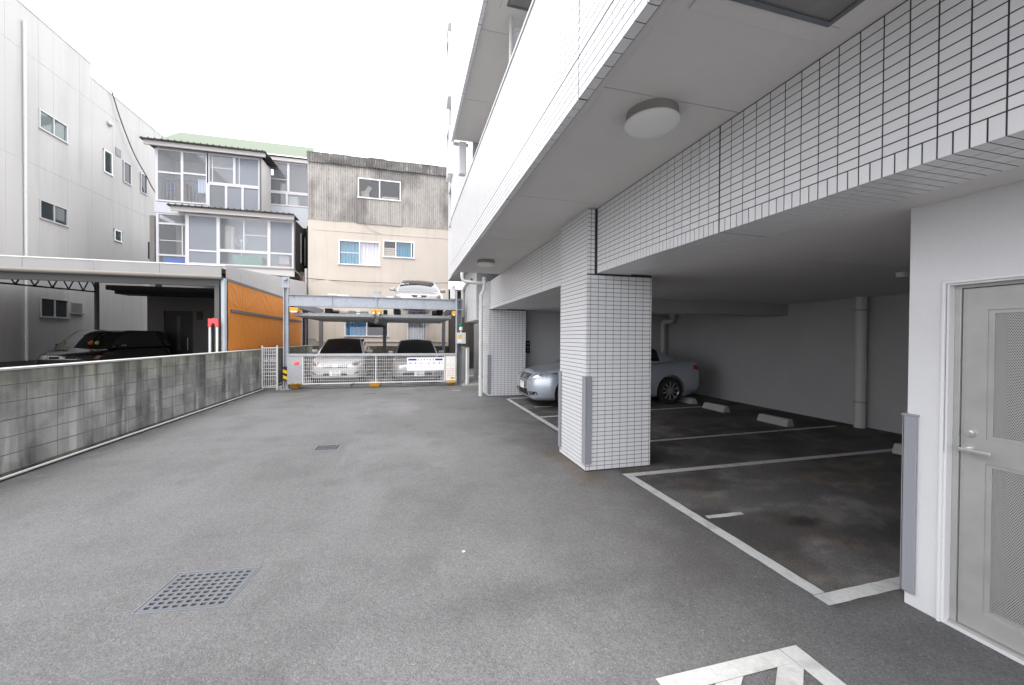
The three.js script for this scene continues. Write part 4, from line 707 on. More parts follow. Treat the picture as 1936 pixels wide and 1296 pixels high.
// ---------------------------------------------------------------- carport
{
  const o = thing('carport', 'steel carport with grey fascia and lattice truss beyond the block wall', 'carport', [-8, 0, 14]);
  const roofY = d => 3.30 + (d - 11.35) * 0.085;
  { const g = new THREE.PlaneGeometry(9.0, 9.4, 200, 1), p = g.attributes.position; for (let i = 0; i < p.count; i++) { const x = p.getX(i) - 8.9, d = 16.1 + p.getY(i); p.setXYZ(i, x, roofY(d) - 0.05 + 0.012 * Math.sin(x / 0.09 * Math.PI), -d); } g.computeVertexNormals(); obj('roof_sheet', g, M(lin(0.45, 0.44, 0.42), 0.85, { side: THREE.DoubleSide }), o); }
  const fm = M(lin(0.50, 0.50, 0.51), 0.7, { map: panelMap }), sideM = M(lin(0.36, 0.35, 0.335), 0.85, { map: sheetMap });
  for (let k = 0; k < 7; k++) { const a0 = -13.4 + k * 1.28, a1 = a0 + 1.275; obj('fascia_panel', F(front(11.35), a0, a1, 3.07, 3.31, 0, 0.02 + 0.003 * (k % 2)), fm, o); }
  obj('fascia_cap', F(front(11.35), -13.4, -4.36, 3.31, 3.335, -0.1, 0.03), whiteMetal, o);
  obj('gutter', [tube([[-13.4, 3.02, 11.27], [-9, 3.02, 11.27], [-4.4, 3.02, 11.27]], 0.055, 20, 10), B(-13.4, -4.4, 2.985, 3.0, 11.24, 11.34)], M(lin(0.58, 0.57, 0.54), 0.8, { map: sheetMap }), o);
  for (let k = 0; k < 10; k++) { const d0 = 11.35 + k * 0.95, d1 = d0 + 0.96; obj('side_sheet', corrugated(right(-4.36), d0, d1, 3.03, 0, 0.09, 0.008, (k % 2) * 0.006, [roofY(d0) + 0.03, roofY(d1) + 0.03]), M(lin(0.62, 0.60, 0.58), 0.85, { side: THREE.DoubleSide, map: plasterMap }), o); }
  obj('side_rail', [B(-4.42, -4.34, 2.965, 3.025, 11.35, 20.6)], steelDark, o);
  obj('post', [cyl([-4.40, 0, 11.36], [-4.40, 3.0, 11.36], 0.062, 18)], M(lin(0.45, 0.5, 0.53), 0.5, { metalness: 0.2 }), o);
  obj('post', [B(-4.62, -4.52, 0, 3.0, 11.40, 11.50)], M(lin(0.1), 0.7), o);
  obj('post', cyl([-4.40, 0, 18.75], [-4.40, 3.0, 18.75], 0.07, 14), galv, o);
  obj('post', cyl([-12.1, 0, 19.75], [-12.1, 3.9, 19.75], 0.075, 12), M(lin(0.16), 0.7), o);
  obj('front_beam', B(-13.4, -4.45, 2.82, 3.0, 11.42, 11.52), M(lin(0.1), 0.7), o);
  const dk = M(lin(0.06, 0.055, 0.05), 0.8), tr = [];
  tr.push(bar([-12.1, 3.0, 11.5], [-12.1, 3.33, 19.75], 0.05, 0.05), bar([-12.1, 3.3, 11.5], [-12.1, 3.88, 19.75], 0.05, 0.05));
  for (let k = 0; k < 12; k++) { const d = 11.5 + k * 0.6875; const yb = d => 3.0 + (d - 11.5) * 0.04, yt = d => 3.3 + (d - 11.5) * 0.07; tr.push(bar([-12.1, yb(d), d], [-12.1, yt(d + 0.34), d + 0.34], 0.03, 0.03), bar([-12.1, yt(d + 0.34), d + 0.34], [-12.1, yb(d + 0.6875), d + 0.6875], 0.03, 0.03)); }
  obj('truss', tr, dk, o);
  for (const d of [13.4, 15.4, 17.4, 19.4]) obj('purlin', B(-13.4, -4.4, roofY(d) - 0.16, roofY(d) - 0.065, d, d + 0.06), dk, o);
  // orange tarpaulin on the yard side
  const t = thing('orange_tarpaulin', 'bright orange tarpaulin hung along the side of the carport', 'tarpaulin', [-4.36, 0.9, 15]);
  const ties = [[0, 0.95, 0.3], [0, 2.95, 1.2], [0.9, 2.25, 4], [2.3, 2.95, 2.1], [3.2, 2.25, 0.6], [2.5, 0.95, 3.3], [4.6, 2.95, 5.1], [5.0, 2.25, 1.9], [4.9, 0.95, 2.7], [6.4, 2.25, 3.9], [7.2, 2.95, 0.9], [7.2, 0.95, 4.4], [1.4, 0.95, 5.5], [3.8, 0.95, 1.1]];
  const L = 7.2, g = new THREE.PlaneGeometry(L, 2.1, 320, 90), p = g.attributes.position;
  for (let i = 0; i < p.count; i++) {
    const s = p.getX(i) + L / 2, y = p.getY(i) + 1.05 + 0.9, k = (y < 2.23 ? 2.23 - y : y - 2.23);
    let wr = 0.03 * (fbm(s * 0.9, y * 1.1, 201, 3) - 0.5);                             // slack of the sheet, then folds fanning out of each tie point
    for (const [ts, ty, ph] of ties) { const dx = s - ts, dy = y - ty, r = Math.hypot(dx, dy); wr += 0.0065 * Math.sin(Math.atan2(dx, dy) * 13 + ph + 2.5 * fbm(r * 2, ph, 204, 2)) * Math.exp(-r / 0.55) * Math.min(1, r * 4); }
    p.setXYZ(i, s + 11.45, y, wr * Math.min(1, k * 5 + 0.1));
  }
  g.computeVertexNormals(); g.applyMatrix4(right(-4.35));
  obj('sheet', g, PM({ color: lin(0.76, 0.25, 0.012), roughness: 0.55, side: THREE.DoubleSide, bumpMap: tarpBump, bumpScale: 0.002, transmission: 0.15, thickness: 0 }), t);
  obj('mid_rail', B(-4.345, -4.315, 2.19, 2.26, 11.6, 18.6), M(lin(0.15, 0.14, 0.14), 0.7), t);
  const g2 = thing('barrier_stand', 'white folding barrier with a red top leaning beside the carport post', 'barrier', [-4.56, 0, 11.2]);
  const whiteP = M(lin(0.75), 0.5), red = M(lin(0.75, 0.08, 0.09), 0.5);
  for (const s of [-0.075, 0.075]) obj('leg', B(-4.56 + s - 0.022, -4.56 + s + 0.022, 0, 1.9, 11.18, 11.22, 0.01), whiteP, g2);
  for (const s of [-0.075, 0.075]) obj('leg', bar([-4.56 + s * 0.9 - 0.02, 0, 11.28], [-4.56 + s * 0.9, 1.85, 11.24], 0.03, 0.03), M(lin(0.1, 0.25, 0.18), 0.6), g2);
  { const s = new THREE.Shape([[-0.1, 0], [-0.1, 0.19], [-0.03, 0.19], [0, 0.21], [0.03, 0.19], [0.1, 0.19], [0.1, 0], [0.05, 0], [0.035, 0.07], [0, 0.1], [-0.035, 0.07], [-0.05, 0]].map(q => new THREE.Vector2(...q))); const e = new THREE.ExtrudeGeometry(s, { depth: 0.05, bevelEnabled: true, bevelSize: 0.006, bevelThickness: 0.006 }); e.translate(-4.56, 1.80, -11.225); obj('top_bar', e, red, g2); }
}

// ---------------------------------------------------------------- two-level car lift
function canvasTex(w, h, draw) { const c = document.createElement('canvas'); c.width = w; c.height = h; const x = c.getContext('2d'); draw(x, w, h); const t = new THREE.CanvasTexture(c); t.colorSpace = THREE.SRGBColorSpace; return t; }
function plateOn(name, m, a0, a1, b0, b1, n, map, parent, t = 0.004, rough = 0.5) {   // a printed flat plate
  obj(name + '_back', F(m, a0, a1, b0, b1, n - t, n - 0.0005), M(lin(0.6), 0.5), parent).name = 'plate_back';
  const g = new THREE.PlaneGeometry(a1 - a0, b1 - b0); g.translate((a0 + a1) / 2, (b0 + b1) / 2, n); g.applyMatrix4(m);
  return obj(name, g, M(0xffffff, rough, { map }), parent);
}
// rows of small character-like strokes, for print too small to read in the photograph
function strokes(x, x0, y0, n, size, gap, color, lw) {
  x.strokeStyle = color; x.lineWidth = lw;
  for (let i = 0; i < n; i++) { const cx = x0 + i * (size + gap); for (let k = 0; k < 4; k++) { x.beginPath(); const ya = y0 + size * (0.1 + 0.27 * k); if (rnd() > 0.2) { x.moveTo(cx + size * rr(0, 0.25), ya); x.lineTo(cx + size * rr(0.7, 1), ya); } const xa = cx + size * rr(0.2, 0.8); if (k < 2) { x.moveTo(xa, y0 + size * rr(0, 0.2)); x.lineTo(xa + size * rr(-0.2, 0.2), y0 + size * rr(0.7, 1)); } x.stroke(); } }
}
{
  const o = thing('car_lift', 'grey steel two level car lift at the end of the yard', 'car lift', [-0.9, 0, 13.1]);
  const P = 13.1;
  // front posts with end caps and hazard stripes
  obj('post', [B(-3.53, -3.50, 0, 3.33, P - 0.08, P + 0.08), B(-3.42, -3.39, 0, 3.33, P - 0.08, P + 0.08), B(-3.50, -3.42, 0, 3.33, P - 0.012, P + 0.012), B(-3.6, -3.34, 0, 0.02, P - 0.14, P + 0.14)], steel, o);
  obj('post', [B(1.63, 1.66, 0, 2.86, P - 0.08, P + 0.08), B(1.74, 1.78, 0, 2.86, P - 0.08, P + 0.08), B(1.66, 1.74, 0, 2.86, P - 0.012, P + 0.012), B(1.55, 1.85, 0, 0.02, P - 0.14, P + 0.14)], steelDark, o);
  obj('guide_rail', [B(1.555, 1.605, 0.05, 3.12, P - 0.14, P - 0.09)], galv, o);
  obj('post_head', [B(-3.56, -3.36, 3.02, 3.34, P - 0.1, P - 0.085), cyl([-3.46, 3.28, P - 0.1], [-3.46, 3.28, P - 0.16], 0.05, 16)], steel, o);
  obj('chain_cover', [B(1.40, 1.56, 2.86, 3.33, P + 0.02, P + 0.1, 0.01), cyl([1.5, 3.27, P + 0.02], [1.5, 3.27, P - 0.03], 0.04, 14)], alu, o);
  const haz = (x0, x1, y0, y1, n, d) => { for (let k = 0; k < n; k++) { const s = new THREE.Shape([[x0, y0 + (k / n) * (y1 - y0)], [x1, y0 + (k / n) * (y1 - y0) - 0.05], [x1, y0 + ((k + 0.55) / n) * (y1 - y0) - 0.05], [x0, y0 + ((k + 0.55) / n) * (y1 - y0)]].map(q => new THREE.Vector2(...q))); const g = new THREE.ExtrudeGeometry(s, { depth: 0.003, bevelEnabled: false }); g.translate(0, 0, -d); obj('hazard_stripe', g, M(lin(0.8, 0.52, 0.01), 0.5), o); } obj('hazard_base', B(x0, x1, y0 - 0.06, y1, d, d + 0.004), black, o); };
  haz(-3.53, -3.39, 0.33, 0.68, 2, P - 0.086); haz(1.555, 1.605, 0.28, 0.6, 2, P - 0.146);
  // front beam, an H section
  obj('front_beam', [B(-3.39, 1.8, 2.51, 2.81, P - 0.006, P + 0.006), B(-3.39, 1.8, 2.81, 2.83, P - 0.09, P + 0.09), B(-3.39, 1.8, 2.485, 2.51, P - 0.09, P + 0.09), ...[-2.2, -0.9, 0.5].map(x => B(x, x + 0.01, 2.51, 2.81, P - 0.08, P - 0.006))], steel, o);
  obj('beam_plate', B(-3.39, 1.63, 2.515, 2.805, P - 0.05, P - 0.04), steel, o);
  obj('stop_block', [B(-1.0, -0.82, 2.83, 2.99, P - 0.02, P + 0.25), B(-1.02, -0.80, 2.99, 3.0, P - 0.03, P + 0.3)], galv, o);
  // side and rear frames
  for (const x of [-3.46, -0.92, 1.62]) obj('rear_post', B(x - 0.07, x + 0.07, 0, 2.5, 17.95, 18.09), steelDark, o);
  for (const x of [-3.5, 1.6]) obj('side_beam', B(x, x + 0.13, 2.5, 2.72, P + 0.1, 18.05), steelDark, o);
  obj('side_beam', B(-0.97, -0.87, 2.05, 2.2, P + 0.2, 18), steelDark, o);
  // upper pallets
  for (const [x0, x1] of [[-3.30, -0.98], [-0.86, 1.46]]) {
    const p = obj('pallet', [B(x0, x1, 2.22, 2.245, P + 0.25, 17.9), B(x0 + 0.72, x1 - 0.72, 2.245, 2.34, P + 0.3, 17.85, 0.01), B(x0, x0 + 0.09, 2.2, 2.33, P + 0.25, 17.9), B(x1 - 0.09, x1, 2.2, 2.33, P + 0.25, 17.9)], M(lin(0.58, 0.58, 0.58), 0.6, { metalness: 0.1, map: metalMap }), o);
    obj('pallet_edge', [B(x0 + 0.02, x1 - 0.02, 2.215, 2.30, P + 0.2, P + 0.25)], galv, p);
    for (let k = 0; k < 4; k++) obj('rib', B(x0 + 0.1, x1 - 0.1, 2.19, 2.22, P + 0.7 + k * 1.2, P + 0.76 + k * 1.2), galv, p);
  }
  // yellow end housings and hanging chains
  for (const [x0, x1] of [[-3.36, -3.12], [-1.07, -0.93], [-0.91, -0.77], [1.44, 1.56]]) {
    const h = obj('end_housing', B(x0, x1, 2.30, 2.44, P - 0.12, P + 0.14, 0.02), yellow, o); obj('lamp_lens', B(x0 + 0.04, x1 - 0.03, 2.29, 2.34, P - 0.13, P - 0.11, 0.004), whiteMetal, h);
    obj('chain', cyl([(x0 + x1) / 2, 2.44, P], [(x0 + x1) / 2, 2.8, P - 0.06], 0.006, 6), black, h);
  }
  for (const x of [-3.2, -1.02, -0.88, 1.46]) obj('floor_housing', B(x - 0.09, x + 0.07, 0.01, 0.18, P - 0.02, P + 0.2, 0.015), M(lin(0.62, 0.30, 0.02), 0.6), o);
  obj('motor', [B(-2.45, -2.25, 2.32, 2.46, P + 0.2, P + 0.5, 0.02), cyl([-2.28, 2.36, P + 0.3], [-2.05, 2.36, P + 0.3], 0.05, 12), B(-0.72, -0.6, 2.3, 2.45, P + 0.2, P + 0.4)], black, o);
  obj('control_rod', [tube([[-2.2, 2.36, P + 0.18], [-1.4, 2.35, P + 0.18], [-1.2, 2.35, P + 0.18], [-1.16, 2.31, P + 0.18]], 0.012, 20, 6)], steelDark, o);
  obj('wheel_chock', [B(-1.8, -1.6, 2.245, 2.42, P + 0.45, P + 0.75), B(-1.45, -1.22, 2.245, 2.42, P + 0.45, P + 0.75)], galv, o);
  obj('reflector', [B(-2.35, -2.1, 2.86, 2.9, P + 0.1, P + 0.3, 0.01), B(-2.08, -1.75, 2.84, 2.88, P + 0.1, P + 0.3, 0.01), B(-0.62, -0.4, 2.84, 2.88, P + 0.1, P + 0.3, 0.01)], M(lin(0.78, 0.8, 0.82), 0.4), o);
  // lower pallets on the ground
  for (const [x0, x1] of [[-3.25, -1.0], [-0.8, 1.42]]) obj('floor_pallet', [B(x0, x1, 0.01, 0.035, P + 0.15, 17.9), B(x0 + 0.68, x1 - 0.68, 0.035, 0.09, P + 0.05, 17.8, 0.01), B(x0 + 0.66, x1 - 0.66, 0.01, 0.035, P - 0.05, P + 0.15)], M(lin(0.26, 0.265, 0.28), 0.6, { metalness: 0.3, map: metalMap }), o);
  obj('floor_channel', B(-3.4, 1.6, 0.003, 0.012, P + 0.02, P + 0.12), steelDark, o);

  // gate across the front
  const Gd = P - 0.2, gt = thing('lift_gate', 'long galvanised wire mesh gate across the front of the car lift', 'gate', [-0.9, 0.15, Gd]);
  obj('top_rail', B(-3.385, 1.59, 0.985, 1.065, Gd - 0.03, Gd + 0.03, 0.008), galv, gt);
  obj('bottom_rail', B(-2.98, 1.2, 0.155, 0.18, Gd - 0.02, Gd + 0.02), whiteMetal, gt);
  obj('end_panel', [B(-3.385, -2.98, 0.2, 0.985, Gd - 0.02, Gd + 0.02)], M(lin(0.55, 0.57, 0.6), 0.4, { metalness: 0.4, map: metalMap }), gt);
  obj('end_panel', [B(1.2, 1.59, 0.15, 0.985, Gd - 0.02, Gd + 0.02)], M(lin(0.52, 0.53, 0.53), 0.4, { metalness: 0.4, map: metalMap }), gt);
  for (const x of [-2.98, -0.927, 1.175]) obj('stile', B(x, x + 0.025, 0.18, 0.985, Gd - 0.018, Gd + 0.018), whiteMetal, gt);
  const wires = []; for (let x = -2.925; x < 1.17; x += 0.054) wires.push(B(x - 0.0035, x + 0.0035, 0.18, 0.985, Gd - 0.006, Gd + 0.005)); for (let y = 0.255; y < 0.97; y += 0.104) wires.push(B(-2.955, 1.175, y - 0.004, y + 0.004, Gd - 0.014, Gd - 0.006));
  obj('wire_mesh', wires, whiteMetal, gt);
  obj('hazard_strip', [B(-3.36, -3.0, 0.165, 0.2, Gd - 0.022, Gd + 0.01)], yellow, gt);
  obj('hazard_strip', [bar([-3.3, 0.165, Gd - 0.025], [-3.22, 0.2, Gd - 0.025], 0.05, 0.004), bar([-3.15, 0.165, Gd - 0.025], [-3.07, 0.2, Gd - 0.025], 0.05, 0.004)], black, gt);
  obj('hazard_strip', B(1.25, 1.56, 0.115, 0.15, Gd - 0.02, Gd + 0.01), yellow, gt);
  // notices on the gate
  const Q = front(Gd - 0.024);
  const sg = thing('instruction_sign', 'white instruction sign with a dark title bar on the lift gate', 'sign', [0.6, 0.5, Gd - 0.024]);
  plateOn('sign_face', Q, 0.02, 1.17, 0.515, 0.935, 0.006, canvasTex(1024, 372, (x, w, h) => {
    x.fillStyle = '#f0f1fa'; x.fillRect(0, 0, w, h); x.fillStyle = '#2d3560'; x.fillRect(34, 34, 226, 52); x.fillRect(780, 34, 210, 52);
    strokes(x, 290, 34, 6, 50, 32, '#2d3560', 8);
    x.strokeStyle = '#9aa0b4'; x.lineWidth = 3; x.strokeRect(40, 120, 450, 228); x.strokeRect(540, 120, 450, 228);
    ['#3a3f70', '#3a3f70', '#8c93b8', '#c22a3c', '#3a3f70', '#3a3f70'].forEach((c, i) => { const px = 62 + i * 148 + (i > 2 ? 70 : 0); x.fillStyle = c; x.beginPath(); x.arc(px + 22, 160, 19, 0, 7); x.fill(); strokes(x, px + 52, 146, 2, 26, 4, '#5a6084', 3); strokes(x, px, 240, 3, 22, 8, '#6a7090', 2.5); strokes(x, px, 290, 4, 18, 6, '#6a7090', 2.5); });
  }), sg);
  const rg = thing('notice_panel', 'white notice with red text lines at the right end of the lift gate', 'notice', [1.4, 0.2, Gd - 0.024]);
  plateOn('notice_face', Q, 1.235, 1.545, 0.19, 0.965, 0.006, canvasTex(256, 640, (x, w, h) => {
    x.fillStyle = '#eae9e4'; x.fillRect(0, 0, w, h); x.strokeStyle = '#b8b8b0'; x.lineWidth = 3; x.strokeRect(14, 20, 100, 260); x.strokeRect(134, 20, 100, 260);
    strokes(x, 24, 60, 3, 20, 8, '#8a8a88', 2); strokes(x, 146, 60, 3, 20, 8, '#8a8a88', 2); strokes(x, 40, 210, 2, 18, 8, '#777', 3); strokes(x, 160, 210, 2, 18, 8, '#777', 3);
    for (let k = 0; k < 6; k++) { strokes(x, 22, 318 + k * 46, 8, 19, 8, k % 3 === 1 ? '#93564c' : '#c0453c', 4); }
    x.fillStyle = '#e8b400'; x.fillRect(130, 560, 110, 50); strokes(x, 146, 572, 3, 20, 8, '#7a4a00', 3);
  }), rg);
  const rd = thing('warning_sign', 'small red and white warning sign on the left gate panel', 'sign', [-3.13, 0.73, Gd - 0.024]);
  plateOn('sign_face', Q, -3.20, -3.06, 0.74, 0.87, 0.006, canvasTex(160, 148, (x, w, h) => { x.fillStyle = '#f0eef0'; x.fillRect(0, 0, w, h); x.fillStyle = '#dd2032'; x.fillRect(4, 4, w - 8, 28); x.fillRect(4, 40, w - 8, 104); strokes(x, 22, 62, 3, 32, 10, '#fff', 7); strokes(x, 14, 10, 6, 15, 7, '#fff', 3); }), rd);
  // control box with beacon on the right post
  const cb = thing('control_box', 'grey control box with a yellow sticker on the right lift post', 'control box', [1.75, 1.37, P - 0.12]);
  obj('housing', B(1.60, 1.88, 1.38, 1.74, P - 0.24, P - 0.1, 0.012), M(lin(0.60, 0.60, 0.58), 0.5), cb);
  obj('sticker', [B(1.63, 1.75, 1.55, 1.66, P - 0.243, P - 0.239)], M(lin(0.75, 0.42, 0.05), 0.6), cb); obj('sticker', [B(1.63, 1.75, 1.42, 1.53, P - 0.243, P - 0.239)], whiteMetal, cb);
  const bc = thing('beacon', 'green and white warning beacon above the control box', 'beacon', [1.73, 1.8, P - 0.14]);
  obj('base', [cyl([1.73, 1.74, P - 0.15], [1.73, 1.82, P - 0.15], 0.02, 12), cyl([1.73, 1.82, P - 0.15], [1.73, 1.93, P - 0.15], 0.06, 20)], whiteMetal, bc);
  obj('lens', [cyl([1.73, 1.93, P - 0.15], [1.73, 2.04, P - 0.15], 0.066, 20)], M(lin(0.0, 0.19, 0.10), 0.25), bc);
}
// white mesh fence beside the lift
{
  const o = thing('mesh_fence', 'short white wire fence panel between block wall and lift post', 'fence', [-3.88, 0, 13.0]), d = 13.0;
  for (const x of [-4.07, -3.68]) { const p = obj('post', cyl([x, 0, d], [x, 1.28, d], 0.026, 14), whiteMetal, o); obj('cap', cyl([x, 1.28, d], [x, 1.305, d], 0.03, 14), whiteMetal, p); }
  const w = []; for (let k = 1; k < 7; k++) w.push(cyl([-4.07 + k * 0.0557, 0.1, d], [-4.07 + k * 0.0557, 1.25, d], 0.009, 6));
  for (const y of [0.12, 0.32, 0.42, 0.53, 0.63, 0.74, 0.84, 0.94, 1.05, 1.15]) w.push(cyl([-4.05, y, d - 0.008], [-3.7, y, d - 0.008], 0.009, 6));
  for (const y of [0.08, 0.53, 0.88, 1.24]) w.push(cyl([-4.05, y, d - 0.012], [-3.7, y, d - 0.012], 0.012, 8));
  obj('wire_panel', w, whiteMetal, o);
  const f = thing('kerb_stone', 'small concrete kerb under the white wire fence', 'kerb', [-3.9, 0, 13.05]); obj('kerb_block', B(-4.1, -3.56, 0, 0.09, 13.03, 13.3, 0.01), M(lin(0.36, 0.35, 0.33), 0.95, { map: plasterMap }), f);
  const b = thing('bollard', 'thin white pole standing right of the lift post', 'bollard', [1.9, 0, 12.8]); obj('pole', cyl([1.9, 0, 12.8], [1.9, 1.2, 12.8], 0.032, 14), whiteMetal, b); obj('cap', cyl([1.9, 1.2, 12.8], [1.9, 1.225, 12.8], 0.034, 14), whiteMetal, b);
  const s = thing('far_screen', 'pale low panel wall behind the white pole right of the lift', 'screen', [2.1, 0, 13.6]); obj('panel', B(1.95, 2.03, 0, 1.25, 13.1, 15.2), M(lin(0.55, 0.55, 0.54), 0.8), s);
  const p = obj('paving', B(1.75, 3.0, 0.004, 0.05, 12.55, 16), M(lin(0.33, 0.325, 0.31), 0.95, { map: plasterMap }), scene); p.userData = { kind: 'structure', label: 'pale concrete path beside the lift' };
}

// ---------------------------------------------------------------- cars
const lerp = (a, b, t) => a + (b - a) * t;
function curve(pts) {                                        // smooth monotone-ish interpolation through [s, v]
  return s => { if (s <= pts[0][0]) return pts[0][1]; for (let i = 0; i < pts.length - 1; i++) { const [s0, v0] = pts[i], [s1, v1] = pts[i + 1]; if (s <= s1) { const t = (s - s0) / (s1 - s0), m0 = i ? (v1 - pts[i - 1][1]) / (s1 - pts[i - 1][0]) : (v1 - v0) / (s1 - s0), m1 = i < pts.length - 2 ? (pts[i + 2][1] - v0) / (pts[i + 2][0] - s0) : (v1 - v0) / (s1 - s0), h = s1 - s0, t2 = t * t, t3 = t2 * t; return (2 * t3 - 3 * t2 + 1) * v0 + (t3 - 2 * t2 + t) * h * m0 + (-2 * t3 + 3 * t2) * v1 + (t3 - t2) * h * m1; } } return pts.at(-1)[1]; };
}
const tyreM = rubber, rimM = M(lin(0.62, 0.63, 0.65), 0.25, { metalness: 0.9 });
const carGlass = PM({ color: lin(0.012, 0.014, 0.014), roughness: 0.03, clearcoat: 1, clearcoatRoughness: 0.02 });
const lampM = PM({ color: lin(0.34, 0.35, 0.37), roughness: 0.15, metalness: 0.3, clearcoat: 1 });
const chromeM = M(lin(0.5, 0.51, 0.53), 0.15, { metalness: 1 });
const ev = new Evaluator(); ev.useGroups = false;
// car in its own frame: nose at z = 0 facing +z, tail at z = -L, wheels on y = 0
function makeCar(o, c) {
  const { L, W, H } = c, top = curve(c.top), bot = curve(c.bot), hw = s => { const f = cl(s / (c.noseR ?? 0.5)), r = cl((L - s) / (c.tailR ?? 0.45)); return W / 2 * (lerp(c.noseW ?? 0.62, 1, Math.pow(f, 0.45))) * lerp(0.72, 1, Math.pow(r, 0.45)); };
  const st = []; for (const s of [0, 0.01, 0.03, 0.06, 0.1, 0.15, 0.21, 0.28, 0.36, 0.45, 0.56, 0.68, 0.82]) st.push(s); for (let s = 0.97; s < L - 0.6; s += 0.15) st.push(s); for (const s of [0.5, 0.4, 0.31, 0.22, 0.15, 0.09, 0.05, 0.02, 0]) st.push(L - s);
  const prof = [[0, 0], [0.5, 0], [0.86, 0], [0.955, 0.05], [0.985, 0.14], [0.998, 0.28], [1, 0.45], [0.992, 0.6], [0.972, 0.74], [0.945, 0.84], [0.90, 0.925], [0.84, 0.968], [0.7, 0.992], [0.45, 1.006], [0, 1.02]];
  const n = prof.length, ring = 2 * n - 2, pos = [], idx = [];
  for (const s of st) { const b = bot(s), t = top(s), w = hw(s); for (let k = 0; k < ring; k++) { const j = k < n ? k : ring - k, sg = k < n ? 1 : -1; pos.push(sg * prof[j][0] * w, b + (t - b) * prof[j][1], -s); } }
  for (let i = 0; i < st.length - 1; i++) for (let k = 0; k < ring; k++) { const a = i * ring + k, b = i * ring + (k + 1) % ring, d = a + ring, e = b + ring; idx.push(a, d, e, a, e, b); }
  for (const [i, f] of [[0, 1], [st.length - 1, 0]]) { const cI = pos.length / 3; pos.push(0, (bot(st[i]) + top(st[i])) / 2, -st[i]); for (let k = 0; k < ring; k++) { const a = i * ring + k, b = i * ring + (k + 1) % ring; f ? idx.push(cI, a, b) : idx.push(cI, b, a); } }
  let bg = new THREE.BufferGeometry(); bg.setAttribute('position', new THREE.Float32BufferAttribute(pos, 3)); bg.setIndex(idx); bg.computeVertexNormals(); bg.setAttribute('uv', new THREE.Float32BufferAttribute(new Float32Array(pos.length / 3 * 2), 2));
  const probe = new THREE.Mesh(bg, new THREE.MeshBasicMaterial({ side: THREE.DoubleSide })); probe.updateMatrixWorld();
  const R = c.wheelR ?? 0.315, wb = c.wheels ?? [0.86, L - 1.0];
  let br = new Brush(bg, c.paint);
  for (const s of wb) for (const sg of [-1, 1]) { const g = new THREE.CylinderGeometry(R * 1.17, R * 1.17, 0.5, 40); g.rotateZ(Math.PI / 2); g.translate(sg * (W / 2 + 0.02), R + 0.005, -s); const q = new Brush(g, c.paint); q.updateMatrixWorld(); br.updateMatrixWorld(); br = ev.evaluate(br, q, SUBTRACTION); }
  const body = loc('body', br.geometry, c.paint, o);
  loc('underbody', B(-W / 2 * 0.8, W / 2 * 0.8, 0.2, 0.5, 0.45, L - 0.4), black, o);
  // greenhouse
  const [sa, sf, sb, sc] = c.cabin, belt = s => top(s) - 0.03, wB = W / 2 * (c.beltW ?? 0.915), wR = W / 2 * (c.roofW ?? 0.66), hC = curve([[sa, 0], [sa + (sf - sa) * 0.5, 0.56], [sf, 0.965], [sf + (sb - sf) * 0.35, 1], [sb, 0.95], [sb + (sc - sb) * 0.5, 0.55], [sc, 0]]);
  const gs = []; for (let i = 0; i <= 8; i++) gs.push(lerp(sa, sf, i / 8)); for (let i = 1; i <= 8; i++) gs.push(lerp(sf, sb, i / 8)); for (let i = 1; i <= 8; i++) gs.push(lerp(sb, sc, i / 8));
  const cs = [[0, 0], [0, 0.12], [0.5, 0.55], [0.92, 0.95], [1, 1]];      // side: (tumble, height) then top across
  const tx = [0.93, 0.86, 0.6, 0.3, 0], vert = [];
  for (let i = 0; i < gs.length; i++) {
    const s = gs[i], t = cl(hC(s)), b0 = belt(s), h = (H - b0) * t, wt = lerp(wB, wR, t), row = [], zf = s < sf ? (1 - (s - sa) / (sf - sa) * 0.75) * 0.13 : s > sb ? -((s - sb) / (sc - sb)) * 0.1 : 0.03;
    for (const [k, y] of cs) row.push([lerp(wB, wt, k), b0 + h * y, s]);
    for (const q of tx) row.push([wt * q, b0 + h * (1 + 0.0) + (1 - q * q) * 0.035 * t, s - zf * (1 - q * q) * (s > sb ? 1 : 1)]);
    vert.push(row);
  }
  const buckets = {}; const put = (name, q) => (buckets[name] ??= []).push(q);
  const nj = vert[0].length;
  for (let i = 0; i < vert.length - 1; i++) for (let j = 0; j < nj - 1; j++) {
    const ws = i < 8, rf = i >= 8 && i < 16, side = j < 4; let nm;
    const s = (gs[i] + gs[i + 1]) / 2;
    if (side) { const pillar = (j === 0) || j === 3; const ends = s < sa + (c.aEnd ?? 0.42) || s > sc - (c.cEnd ?? 0.45), bp = Math.abs(s - (c.bPillar ?? (sa + sc) / 2 + 0.1)) < 0.09; nm = pillar || ends ? 'roof' : bp ? 'pillar' : 'side_window'; }
    else if (ws) nm = j < 5 ? 'roof' : (i === 0 || i === 7) && false ? 'roof' : 'windshield';
    else if (rf) nm = 'roof'; else nm = j < 5 ? 'roof' : 'rear_window';
    for (const sg of [1, -1]) { const nk = side && nm !== 'roof' ? nm + (sg > 0 ? ':r' : ':l') : nm, p = k => V(sg * k[0], k[1], -k[2]), a = p(vert[i][j]), b = p(vert[i][j + 1]), d = p(vert[i + 1][j]), e = p(vert[i + 1][j + 1]); put(nk, sg > 0 ? [a, d, e, a, e, b] : [a, e, d, a, b, e]); }
  }
  // smooth normals over the whole cabin, kept per bucket
  const nmap = new Map(), key = v => `${v.x.toFixed(4)},${v.y.toFixed(4)},${v.z.toFixed(4)}`;
